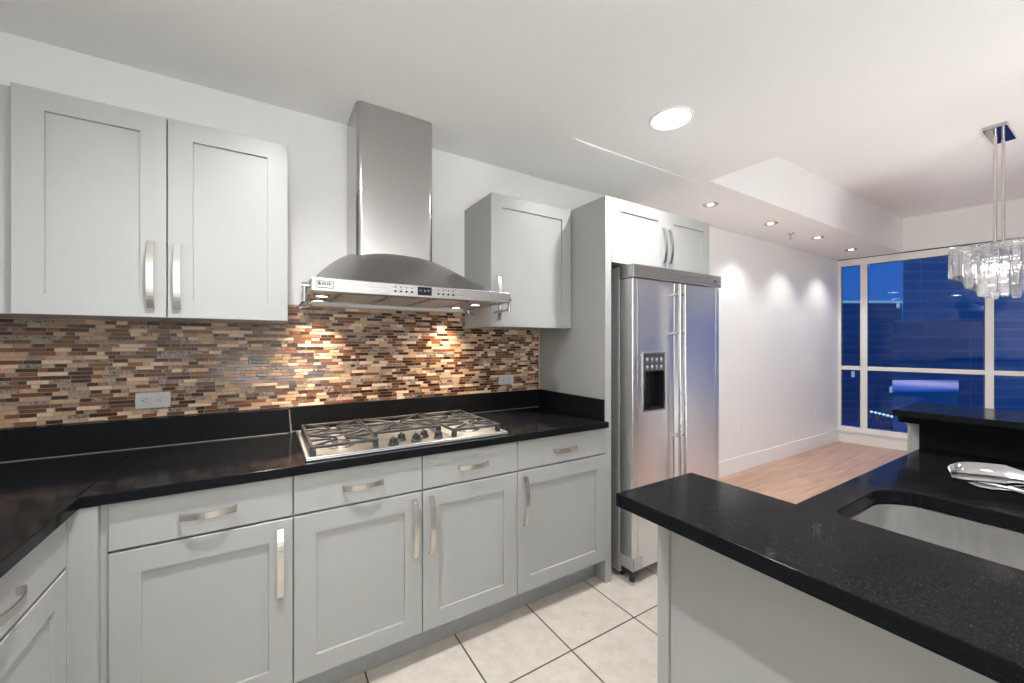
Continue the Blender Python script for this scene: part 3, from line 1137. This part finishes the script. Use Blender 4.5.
# front fascia, sides, underside
bm = new_bm()
box(bm, HX0, HX1, HY0, HY0 + .02, HZ0, HZ1, 0.002)
fas = obj('fascia', bm, M_SS_H, hood)
bm = new_bm()
for a, b_ in ((HX0, HX0 + .012), (HX1 - .012, HX1)):
    bm = new_bm()
    box(bm, a, b_, HY0 + .0205, WY - .001, HZ0, HZ1, 0.0015)
    obj('side_panel', bm, M_SS_H, hood)
bm = new_bm()
box(bm, HX0 + .0125, HX1 - .0125, HY0 + .021, WY - .002, HZ0 + .010, HZ0 + .016)
und = obj('underside', bm, M_SS_TOP, hood)
for a, b_ in ((0.27, 0.455), (0.465, 0.65), (0.66, 0.845)):
    bm = new_bm()
    box(bm, a, b_, 1.775, 2.19, HZ0 + .004, HZ0 + .0095, 0.001)
    fl = obj('filter', bm, M_FILTER, hood)
    bm = new_bm()
    for q in ((a - .003, a + .008, 1.772, 2.193), (b_ - .008, b_ + .003, 1.772, 2.193), (a, b_, 1.772, 1.785), (a, b_, 2.18, 2.193)):
        box(bm, q[0], q[1], q[2], q[3], HZ0 + .0015, HZ0 + .0038)
    obj('filter_frame', bm, M_SS_H, fl)
for (x, y) in ((0.207, 1.93), (0.212, 2.14), (0.960, 1.93), (0.940, 2.14)):
    bm = new_bm()
    lathe(bm, [(0.024, HZ0 + .0095), (0.036, HZ0 + .0095), (0.036, HZ0 + .005), (0.026, HZ0 + .003), (0.024, HZ0 + .0095)], 28, at=(x, y, 0))
    rg = obj('lamp_ring', bm, M_CHROME, hood)
    bm = new_bm()
    lathe(bm, [(0.0235, HZ0 + .009), (0.0235, HZ0 + .004), (0.001, HZ0 + .002)], 24, at=(x, y, 0))
    obj('lamp_lens', bm, M_LENS_H, rg)
    lamp('hood_lamp', 'SPOT', (x, y, HZ0 - .004), L_HOOD * 4, HALO, 0.02, hood, math.radians(96), (0, math.radians(14 if x > .6 else 0), 0))
# side rails
for sx, xr in ((-1, HX0 - .02), (1, HX1 + .02)):
    bm = new_bm()
    xi = HX0 + .03 if sx < 0 else HX1 - .03
    pth = smooth_path([(xi, 2.12, HZ0 + .001), (xi, 2.12, HZ0 - .022), (xr - sx * .015, 2.118, HZ0 - .034), (xr, 2.10, HZ0 - .036), (xr, 1.95, HZ0 - .034), (xr, 1.80, HZ0 - .030), (xr, 1.745, HZ0 - .028)], 6)
    tube(bm, pth, 0.0065, 12)
    rl = obj('rail', bm, M_CHROME, hood)
    bm = new_bm()
    tube(bm, [(xr, 1.745, HZ0 - .04), (xr, 1.745, HZ0 + .035)], 0.008, 12)
    cyl(bm, (xr - sx * .019, 1.745, HZ0 + .025), (xr + sx * .010, 1.745, HZ0 + .025), 0.010, n=16)
    obj('rail_bracket', bm, M_CHROME, rl)
# controls
for k, x in enumerate((0.466, 0.490, 0.514, 0.538, 0.660, 0.684, 0.708, 0.732)):
    bm = new_bm()
    cyl(bm, (x, HY0 + .001, 1.572), (x, HY0 - .003, 1.572), 0.0046, n=14)
    bt = obj('button', bm, M_BLACK, hood)
    bm = new_bm()
    cyl(bm, (x, HY0 + .001, 1.589), (x, HY0 - .0006, 1.589), 0.0032, n=6)
    obj('button_icon', bm, M_DARKGREY, bt)
dsp = obj('display', box(new_bm(), 0.564, 0.628, HY0 - .003, HY0 - .0002, 1.562, 1.598, 0.001), M_SCREEN, hood)
bm = new_bm()
for dx in (0.006, 0.026, 0.042):
    box(bm, 0.566 + dx, 0.566 + dx + .008, HY0 - .0036, HY0 - .0032, 1.578, 1.586)
obj('display_digits', bm, mat('display_dim_digits', (0.10, 0.12, 0.16), 0.4), dsp)
bm = new_bm()
for q in ((0.163, 0.2235, 1.5905, 1.5925), (0.163, 0.2235, 1.5645, 1.5665), (0.163, 0.165, 1.5665, 1.5905), (0.2215, 0.2235, 1.5665, 1.5905)):
    box(bm, q[0], q[1], HY0 - .0022, HY0 - .0002, q[2], q[3])
lg = obj('badge_border', bm, M_DARKGREY, hood)
bm = new_bm()
for k, w in enumerate((.008, .003, .005, .005, .004, .005, .005, .004)):      # small raised lettering, illegible in the photo
    x = 0.169 + k * .0062
    box(bm, x, x + w * .75, HY0 - .0016, HY0 - .0002, 1.5755, 1.5865 if k % 3 else 1.5885)
obj('badge_lettering', bm, M_DARKGREY, lg)

# ------------------------------------------------------------------ gas cooktop
ck = thing('gas_cooktop', 'stainless five-burner gas cooktop with black grates set in the counter', 'cooktop', (0.55, 1.89, 0.9155))
KX0, KX1, KY0, KY1, KZ = 0.120, 0.980, 1.618, 2.165, 0.9155
bm = new_bm()
box(bm, KX0, KX1, KY0, KY1, KZ, KZ + .008, 0.003)
obj('base_plate', bm, M_SS_TOP, ck)
bm = new_bm()
for q in ((KX0 + .001, KX1 - .001, KY0 + .001, KY0 + .014), (KX0 + .001, KX1 - .001, KY1 - .014, KY1 - .001), (KX0 + .001, KX0 + .014, KY0 + .014, KY1 - .014), (KX1 - .014, KX1 - .001, KY0 + .014, KY1 - .014)):
    box(bm, q[0], q[1], q[2], q[3], KZ + .0085, KZ + .013, 0.002)
obj('rim', bm, M_SS_TOP, ck)
BURN = [(0.262, 1.775, .036), (0.262, 2.00, .042), (0.552, 1.965, .050), (0.840, 1.775, .040), (0.840, 2.00, .034)]
for x, y, r in BURN:
    bm = new_bm()
    lathe(bm, [(r * 1.5, KZ + .0085), (r * 1.5, KZ + .011), (r * 1.15, KZ + .014), (r * 1.1, KZ + .020), (r * .9, KZ + .021)], 28, at=(x, y, 0))
    bb = obj('burner', bm, M_NICKEL, ck)
    bm = new_bm()
    lathe(bm, [(r * .98, KZ + .0215), (r * 1.0, KZ + .025), (r * .85, KZ + .029), (.002, KZ + .030)], 28, at=(x, y, 0))
    obj('burner_cap', bm, M_IRON, bb)
GZ0, GZ1 = KZ + .034, KZ + .045


def bar(bm_, p, q, w=0.0095, z0=GZ0, z1=GZ1):
    p, q = Vector((*p, 0)), Vector((*q, 0))
    d = (q - p)
    L_ = d.length
    a = math.atan2(d.y, d.x)
    M = Matrix.Translation((p.x, p.y, 0)) @ Matrix.Rotation(a, 4, 'Z')
    box(bm_, 0, L_, -w / 2, w / 2, z0, z1, 0.0022, 1, M=M)


def grate(x0, x1, y0, y1, centers):
    bm_ = new_bm()
    bar(bm_, (x0, y0 + .006), (x1, y0 + .006))
    bar(bm_, (x0, y1 - .006), (x1, y1 - .006))
    bar(bm_, (x0 + .006, y0), (x0 + .006, y1), 0.012)
    bar(bm_, (x1 - .006, y0), (x1 - .006, y1), 0.012)
    if len(centers) == 2:
        ym = (centers[0][1] + centers[1][1]) / 2
        bar(bm_, (x0, ym), (x1, ym), 0.009)
        spans = [(y0, ym), (ym, y1)]
    else:
        spans = [(y0, y1)]
        for k in (.25, .75):
            pass
    for (cx_, cy_), (a, b_) in zip(centers, spans):
        for tx, ty in ((x0, a), (x1, a), (x0, b_), (x1, b_)):
            d = Vector((tx - cx_, ty - cy_))
            s = d.normalized() * .022
            bar(bm_, (cx_ + s.x, cy_ + s.y), (tx, ty), 0.008, GZ0 + .003, GZ1 + .002)
        for tx, ty in ((x0, cy_), (x1, cy_)):
            s = .035 if tx > cx_ else -.035
            bar(bm_, (cx_ + s, cy_), (tx, ty), 0.008, GZ0 + .003, GZ1 + .002)
    o_ = obj('grate', bm_, M_IRON, ck)
    for px, py in ((x0 + .010, y0 + .010), (x1 - .010, y0 + .010), (x0 + .010, y1 - .010), (x1 - .010, y1 - .010)):
        bm_ = new_bm()
        box(bm_, px - .010, px + .010, py - .010, py + .010, KZ + .0088, GZ0, 0.002, 1)
        obj('grate_foot', bm_, M_IRON, o_)


grate(0.138, 0.388, 1.660, 2.135, [(0.262, 1.775), (0.262, 2.00)])
grate(0.394, 0.708, 1.785, 2.135, [(0.552, 1.965)])
grate(0.714, 0.962, 1.660, 2.135, [(0.840, 1.775), (0.840, 2.00)])
for x, y in ((0.450, 1.672), (0.502, 1.732), (0.553, 1.688), (0.606, 1.740), (0.657, 1.690)):
    bm = new_bm()
    lathe(bm, [(0.022, KZ + .0085), (0.022, KZ + .013), (0.019, KZ + .016)], 24, at=(x, y, 0))
    kb = obj('knob', bm, M_BLACK, ck)
    bm = new_bm()
    lathe(bm, [(0.017, KZ + .0165), (0.016, KZ + .034), (0.013, KZ + .037), (.001, KZ + .0375)], 24, at=(x, y, 0))
    box(bm, x - .003, x + .003, y - .016, y + .016, KZ + .0378, KZ + .042, 0.001)
    obj('knob_grip', bm, M_BLACK, kb)

# ------------------------------------------------------------------ fridge
fr = thing('refrigerator', 'stainless side-by-side fridge with ice dispenser in the left door', 'refrigerator', (2.155, 1.9, 0))
FX0, FX1, FY, FYD = 1.733, 2.580, 1.525, 1.612
obj('cabinet_body', box(new_bm(), FX0, FX1, FYD + .008, WY - .03, 0.03, 1.792, 0.003), mat('fridge_grey_side', (0.48, 0.48, 0.49), 0.35, 0.6), fr)
obj('door_gasket', box(new_bm(), FX0 + .012, FX1 - .012, FYD + .0005, FYD + .0078, 0.07, 1.72), M_BLACK, fr)


def door_profile(x0, x1):
    r = 0.009
    pts = [(x1, FYD), (x0, FYD)]
    n = 6
    for k in range(n + 1):
        a = PI / 2 * k / n
        pts.append((x0 + r * (1 - math.cos(a)), FY + r * (1 - math.sin(a))))
    m_ = 10
    for k in range(1, m_):
        tt = k / m_
        pts.append((x0 + r + (x1 - x0 - 2 * r) * tt, FY - 0.003 * 4 * tt * (1 - tt)))
    for k in range(n + 1):
        a = PI / 2 * (1 - k / n)
        pts.append((x1 - r * (1 - math.cos(a)), FY + r * (1 - math.sin(a))))
    return pts


def cut(bm_, x0, x1, y0, y1, z0, z1):
    """cut a box-shaped hollow out of a bmesh"""
    me1 = bpy.data.meshes.new('tmp_a')
    bmesh.ops.recalc_face_normals(bm_, faces=bm_.faces[:])
    bm_.to_mesh(me1)
    bm_.free()
    a = bpy.data.objects.new('tmp_a', me1)
    COL.objects.link(a)
    b2 = box(new_bm(), x0, x1, y0, y1, z0, z1)
    bmesh.ops.recalc_face_normals(b2, faces=b2.faces[:])
    me2 = bpy.data.meshes.new('tmp_b')
    b2.to_mesh(me2)
    b2.free()
    b_ = bpy.data.objects.new('tmp_b', me2)
    COL.objects.link(b_)
    md = a.modifiers.new('cut', 'BOOLEAN')
    md.operation = 'DIFFERENCE'
    md.solver = 'EXACT'
    md.object = b_
    dg = bpy.context.evaluated_depsgraph_get()
    me3 = bpy.data.meshes.new_from_object(a.evaluated_get(dg))
    out = bmesh.new()
    out.from_mesh(me3)
    for o_ in (a, b_):
        bpy.data.objects.remove(o_)
    for me_ in (me1, me2, me3):
        bpy.data.meshes.remove(me_)
    return out


DZ0, DZ1 = 0.075, 1.716
SPL = 2.100
bm = new_bm()
prism(bm, door_profile(FX0 + .002, SPL - .002), DZ0, DZ1, smooth_side=True)
bm = cut(bm, 1.820, 2.002, FY - .05, FY + .072, 0.966, 1.290)
ld = obj('freezer_door', bm, M_SS_FR, fr)
bm = new_bm()
prism(bm, door_profile(SPL + .002, FX1 - .002), DZ0, DZ1, smooth_side=True)
rd = obj('fridge_door', bm, M_SS_FR, fr)
obj('top_grille', box(new_bm(), FX0 - .002, FX1 + .002, FY - .010, FYD + .007, 1.722, 1.797, 0.004), M_SS_H, fr)
bm = new_bm()
box(bm, 2.492, 2.528, FY - .0125, FY - .0102, 1.752, 1.763)
obj('badge', bm, M_DARKGREY, fr)
obj('kick_grille', box(new_bm(), FX0 + .02, FX1 - .02, FYD + .01, FYD + .03, 0.004, 0.0295), M_BLACK, fr)
bm = new_bm()
box(bm, FX0 + .004, FX0 + .05, FY + .004, FYD, 0.042, DZ0 - .001, .004)
cyl(bm, (FX0 + .030, FY + .03, 0.001), (FX0 + .030, FY + .03, 0.044), 0.016, n=16)
obj('hinge_foot', bm, M_BLACK, fr)
bm = new_bm()
box(bm, FX0 + .040, FX0 + .0425, FY - .0030, FY + .002, DZ0 + .072, DZ1 - .001)
obj('edge_trim', bm, M_NICKEL, ld)
bm = new_bm()
box(bm, FX1 - .0455, FX1 - .043, FY - .0030, FY + .002, DZ0 + .001, DZ1 - .001)
obj('edge_trim', bm, M_NICKEL, rd)
bm = new_bm()
box(bm, FX0 + .001, FX0 + .075, FY - .009, FY - .0055, DZ0 + .001, DZ0 + .07, 0.001)
box(bm, FX0 - .004, FX0 + .001, FY - .009, FYD - .002, DZ0 + .001, DZ0 + .07, 0.001)
obj('corner_guard', bm, M_CLEAR, ld)
for x in (2.076, 2.124):
    d = ld if x < SPL else rd
    bm = new_bm()
    cyl(bm, (x, 1.468, 0.30), (x, 1.468, 1.700), 0.0095, n=20)
    h_ = obj('handle', bm, M_NICKEL, d)
    bm = new_bm()
    for z in (0.42, 0.80, 1.41, 1.64):
        cyl(bm, (x, 1.478, z), (x, FY + .004, z), 0.008, n=14)
    obj('standoff', bm, M_NICKEL, h_)
# dispenser
bm = new_bm()
for q in ((1.812, 2.010, 1.290, 1.299), (1.812, 2.010, 0.957, 0.966), (1.812, 1.820, .966, 1.290), (2.002, 2.010, .966, 1.290)):
    box(bm, q[0], q[1], FY - .009, FY + .012, q[2], q[3], 0.0015)
dp = obj('dispenser_bezel', bm, M_NICKEL, ld)
bm = new_bm()
for q in ((1.8205, 1.823, FY - .002, FY + .07, .9665, 1.188), (1.999, 2.0015, FY - .002, FY + .07, .9665, 1.188), (1.823, 1.999, FY + .067, FY + .07, .9665, 1.188), (1.823, 1.999, FY - .002, FY + .067, .9665, .974)):
    box(bm, *q)
obj('dispenser_cavity', bm, M_BLACK, ld)
cp = obj('control_panel', box(new_bm(), 1.8205, 2.0015, FY - .006, FY + .066, 1.190, 1.2895, 0.001), M_DARKGREY, ld)
bm = new_bm()
for r in range(2):
    for c in range(4):
        x, z = 1.850 + c * .041, 1.217 + r * .042
        if (r + c) % 3 == 0:
            box(bm, x - .009, x + .009, FY - .0068, FY - .0062, z - .009, z + .006)
        elif (r + c) % 3 == 1:
            cyl(bm, (x, FY - .0062, z), (x, FY - .0068, z), 0.010, n=14)
        else:
            box(bm, x - .004, x + .004, FY - .0068, FY - .0062, z - .011, z + .009)
            box(bm, x - .010, x + .010, FY - .0068, FY - .0062, z - .002, z + .003)
        box(bm, x - .008, x + .008, FY - .0068, FY - .0062, z - .0165, z - .0145)
obj('control_icons', bm, M_ICON, cp)
bm = new_bm()
box(bm, 1.832, 1.872, FY + .02, FY + .05, 1.08, 1.1895, 0.006)
box(bm, 1.838, 1.868, FY + .030, FY + .036, 1.00, 1.08, 0.002)
obj('dispenser_paddle', bm, M_DARKGREY, ld)

# ------------------------------------------------------------------ peninsula
PF = 0.858           # near edge of the peninsula top
PB = 1.020           # back panel of the peninsula cabinet
pc = thing('peninsula_cabinet', 'grey panelled peninsula base under the sink counter', 'cabinet', (1.6, -.2, 0))
PY1 = 0.800
obj('back_panel', box(new_bm(), PB + .008, PB + .028, -1.3, PY1 - .0415, 0.001, 0.876), M_CAB, pc)
obj('end_post', box(new_bm(), PB, 1.195, PY1 - .040, PY1, 0.001, 0.876, 0.0015), M_CAB, pc)
obj('dining_panel', box(new_bm(), 1.175, 1.195, 0.492, PY1 - .041, 0.001, 0.876), M_CAB, pc)
obj('dining_panel', box(new_bm(), 1.196, 2.325, 0.470, 0.490, 0.005, 0.876), M_CAB, pc)
obj('toe_kick', box(new_bm(), PB + .04, 1.17, -1.3, PY1 - .05, 0.001, 0.02), M_TOE, pc)

pt = thing('peninsula_countertop', 'black granite peninsula counter with sink cutout', 'countertop', (1.5, 0, 0.877))
SX0, SX1, SY0, SY1 = 1.225, 1.597, -0.40, 0.428
hole = list(reversed(sink_outline(SX0, SX1, SY0, SY1, 0.035, 0.10)))
outer = [(PF, 0.815), (PF, -1.3), (2.333, -1.3), (2.333, 0.506), (1.212, 0.506), (1.212, 0.815)]
bm = curve_slab([outer, hole], 0.877, 0.915, 0.003)
obj('slab', bm, M_GRAN, pt)
obj('upstand', box(new_bm(), 2.334, 2.354, -1.3, 0.516, 0.9, 1.018, 0.0015), M_GRAN, pt)

# undermount sink bowl
sk = thing('kitchen_sink', 'brushed steel undermount sink in the peninsula counter', 'sink', (1.41, 0, 0.67))
bm = new_bm()
prev = None
for levels in ([(-.016, 0.8765, .08), (-.016, 0.8745, .08), (0.001, 0.8745, .075)],
               [(0.001, 0.8744, .075), (0.003, 0.72, .075), (0.010, 0.697, .072), (0.030, 0.684, .065), (0.055, 0.682, .06)]):
    prev = None
    for ins, z, r in levels:
        ring = [bm.verts.new((x, y, z)) for x, y in sink_outline(SX0 + ins, SX1 - ins, SY0 + ins, SY1 - ins, r * .5, r * 1.35, 8)]
        if prev:
            k = len(ring)
            for i in range(k):
                f = bm.faces.new((prev[i], prev[(i + 1) % k], ring[(i + 1) % k], ring[i]))
                f.smooth = True
        prev = ring
bm.faces.new(prev)
obj('bowl', bm, M_SINK, sk)
bm = new_bm()
lathe(bm, [(0.045, 0.6825), (0.045, 0.685), (0.036, 0.6855), (0.030, 0.6835), (.002, 0.6832)], 28, at=(1.41, 0.05, 0))
obj('drain', bm, M_CHROME, sk)

# faucet: post behind the bowl, spout swung along it, thick pull-out spray head
fc = thing('kitchen_faucet', 'chrome pull-out faucet with thick spray head reaching over the sink', 'faucet', (1.68, -0.14, 0.9155))
bm = new_bm()
lathe(bm, [(0.030, 0.9155), (0.030, 0.921), (0.024, 0.926), (0.0225, 0.955), (0.024, 0.970), (0.020, 0.982), (.002, 0.986)], 28, at=(1.68, -0.14, 0))
obj('post', bm, M_CHROME, fc)
bm = new_bm()
ph = smooth_path([(1.620, 0.272, 0.984), (1.626, 0.240, 0.977), (1.634, 0.200, 0.974), (1.641, 0.165, 0.967), (1.655, 0.08, 0.952), (1.672, -0.03, 0.936), (1.68, -0.125, 0.938)], 8)
tube(bm, ph, [min(0.012 + k * .0012, 0.0205) if k < 12 else max(0.0085, 0.0205 - 0.0014 * (k - 12)) for k in range(len(ph))], 16)
obj('spout', bm, M_CHROME, fc)
bm = new_bm()
ph = smooth_path([(1.6165, 0.292, 0.990), (1.622, 0.255, 0.999), (1.631, 0.205, 1.003), (1.643, 0.155, 1.000), (1.658, 0.07, 0.986), (1.674, -0.04, 0.962), (1.68, -0.125, 0.958)], 10)
rr = []
for k, p in enumerate(ph):
    if p.y > 0.20:
        rr.append(0.0275 - 0.0085 * max(0, (p.y - 0.262) / 0.03) ** 2)
    else:
        rr.append(0.0145 + 0.013 * max(0, 1 - (0.20 - p.y) / 0.06) ** 1.5)
tube(bm, ph, rr, 22)
sh = obj('spray_head', bm, M_CHROME, fc)
bm = new_bm()
tube(bm, [(1.6170, 0.289, 0.9906), (1.6160, 0.2945, 0.9893), (1.6156, 0.2962, 0.9888)], [0.0182, 0.0175, 0.0145], 20)
obj('spray_face', bm, M_NICKEL, sh)

# pony wall and raised bar
bm = new_bm()
box(bm, 2.3555, 2.46, -1.3, 0.548, 0.005, 1.018)
box(bm, 2.35, 2.475, 0.5482, 0.564, 1.000, 1.018, .003)
box(bm, 2.3545, 2.47, 0.5485, 0.556, 0.005, 1.000)
struct('wall_bar', bm, M_CAB, 'grey half wall carrying the raised bar', 'wall')
bt = thing('bar_top', 'black granite raised bar top on the half wall behind the sink', 'bar', (2.32, -.3, 1.0185))
obj('support_strip', box(new_bm(), 2.255, 2.50, -1.3, 0.562, 1.0188, 1.0528), M_GRAN, bt)
bm = curve_slab([[(2.180, -1.3), (2.555, -1.3), (2.555, 0.566), (2.180, 0.560)]], 1.053, 1.078, 0.002)
obj('slab', bm, M_GRAN, bt)

# ------------------------------------------------------------------ chandelier
cd = thing('chandelier', 'rectangular tiered crystal chandelier hanging by two rods before the window', 'chandelier', (4.65, 0.60, 1.68))
bm = new_bm()
box(bm, 4.46, 4.83, 0.540, 0.655, DZ - .028, DZ - .0005, 0.003)
obj('ceiling_plate', bm, M_CHROME, cd)
for x, y in ((4.56, 0.607), (4.74, 0.592)):
    bm = new_bm()
    cyl(bm, (x, y, 2.075), (x, y, DZ - .028), 0.0095, n=14)
    lathe(bm, [(0.001, 2.062), (0.013, 2.068), (0.013, 2.085), (0.009, 2.09)], 14, at=(x, y, 0))
    obj('rod', bm, M_NICKEL, cd)
CCX, CCY = 4.65, 0.60
TIERS = [(0.35, 0.185, 2.050, 0.205, 48), (0.28, 0.130, 1.955, 0.180, 32), (0.19, 0.075, 1.870, 0.155, 20)]
bm = new_bm()
for hx, hy, zt, ln, cnt in TIERS:
    for q in ((-hx, hx, -hy, -hy + .010), (-hx, hx, hy - .010, hy), (-hx, -hx + .010, -hy + .01, hy - .01), (hx - .010, hx, -hy + .01, hy - .01)):
        box(bm, CCX + q[0], CCX + q[1], CCY + q[2], CCY + q[3], zt + .001, zt + .010)
for x in (4.56, 4.74):
    box(bm, x - .006, x + .006, CCY - .19, CCY + .19, 2.0465, 2.0545)
    for s in (-1, 1):
        box(bm, x - .004, x + .004, CCY + s * .10 - .004, CCY + s * .10 + .004, 1.86, 2.046)
obj('frame', bm, M_CHROME, cd)
proto = None
for hx, hy, zt, ln, cnt in TIERS:
    per = 4 * (hx + hy)
    mesh0 = None
    for k in range(cnt):
        s = (k + .5) / cnt * per
        if s < 2 * hy:
            px, py, a = -hx, -hy + s, PI / 2
        elif s < 2 * hy + 2 * hx:
            px, py, a = -hx + (s - 2 * hy), hy, 0
        elif s < 4 * hy + 2 * hx:
            px, py, a = hx, hy - (s - 2 * hy - 2 * hx), PI / 2
        else:
            px, py, a = hx - (s - 4 * hy - 2 * hx), -hy, 0
        l_ = ln
        if mesh0 is None:
            b2 = new_bm()
            wv = per / cnt * .46
            # bevelled rectangular prism with a faceted lower edge
            prof_ = [(-wv, 0), (wv, 0), (wv, -l_ * .86), (wv * .75, -l_), (-wv * .75, -l_), (-wv, -l_ * .86)]
            f0 = [b2.verts.new((x, -.004, z)) for x, z in prof_]
            f1 = [b2.verts.new((x, .004, z)) for x, z in prof_]
            fi0 = [b2.verts.new((x * .7, -.007, (z - (-l_ / 2)) * .88 - l_ / 2)) for x, z in prof_]
            fi1 = [b2.verts.new((x * .7, .007, (z - (-l_ / 2)) * .88 - l_ / 2)) for x, z in prof_]
            for i in range(6):
                j = (i + 1) % 6
                b2.faces.new((f0[i], f0[j], f1[j], f1[i]))
                b2.faces.new((fi0[i], fi0[j], f0[j], f0[i]))
                b2.faces.new((f1[i], f1[j], fi1[j], fi1[i]))
            b2.faces.new(fi0)
            b2.faces.new(list(reversed(fi1)))
            bmesh.ops.recalc_face_normals(b2, faces=b2.faces[:])
            mesh0 = bpy.data.meshes.new('crystal')
            b2.to_mesh(mesh0)
            b2.free()
            mesh0.materials.append(M_CRYSTAL)
        c_ = bpy.data.objects.new('crystal', mesh0)
        COL.objects.link(c_)
        c_.parent = cd
        c_.location = Vector((CCX + px, CCY + py, zt - .001)) - WP[cd.name]
        c_.location.z += (0.012 if k % 2 else -0.016)
        if k % 2:
            c_.location.z -= 0.012
        c_.rotation_euler = (0, 0, a + random.uniform(-.35, .35))
for x in (CCX - .20, CCX, CCX + .20):
    for y in (-0.045, 0.045):
        bm = new_bm()
        zc_ = 1.90
        lathe(bm, [(0.001, zc_ - .03), (0.014, zc_ - .02), (0.017, zc_), (0.012, zc_ + .022), (0.008, zc_ + .035), (0.001, zc_ + .036)], 16, at=(x, CCY + y, 0))
        obj('bulb', bm, M_BULB, cd)
    lamp('bulb_lamp', 'POINT', (x, CCY, 1.90), L_BULB, (1.0, 0.95, 0.89), 0.03, cd)
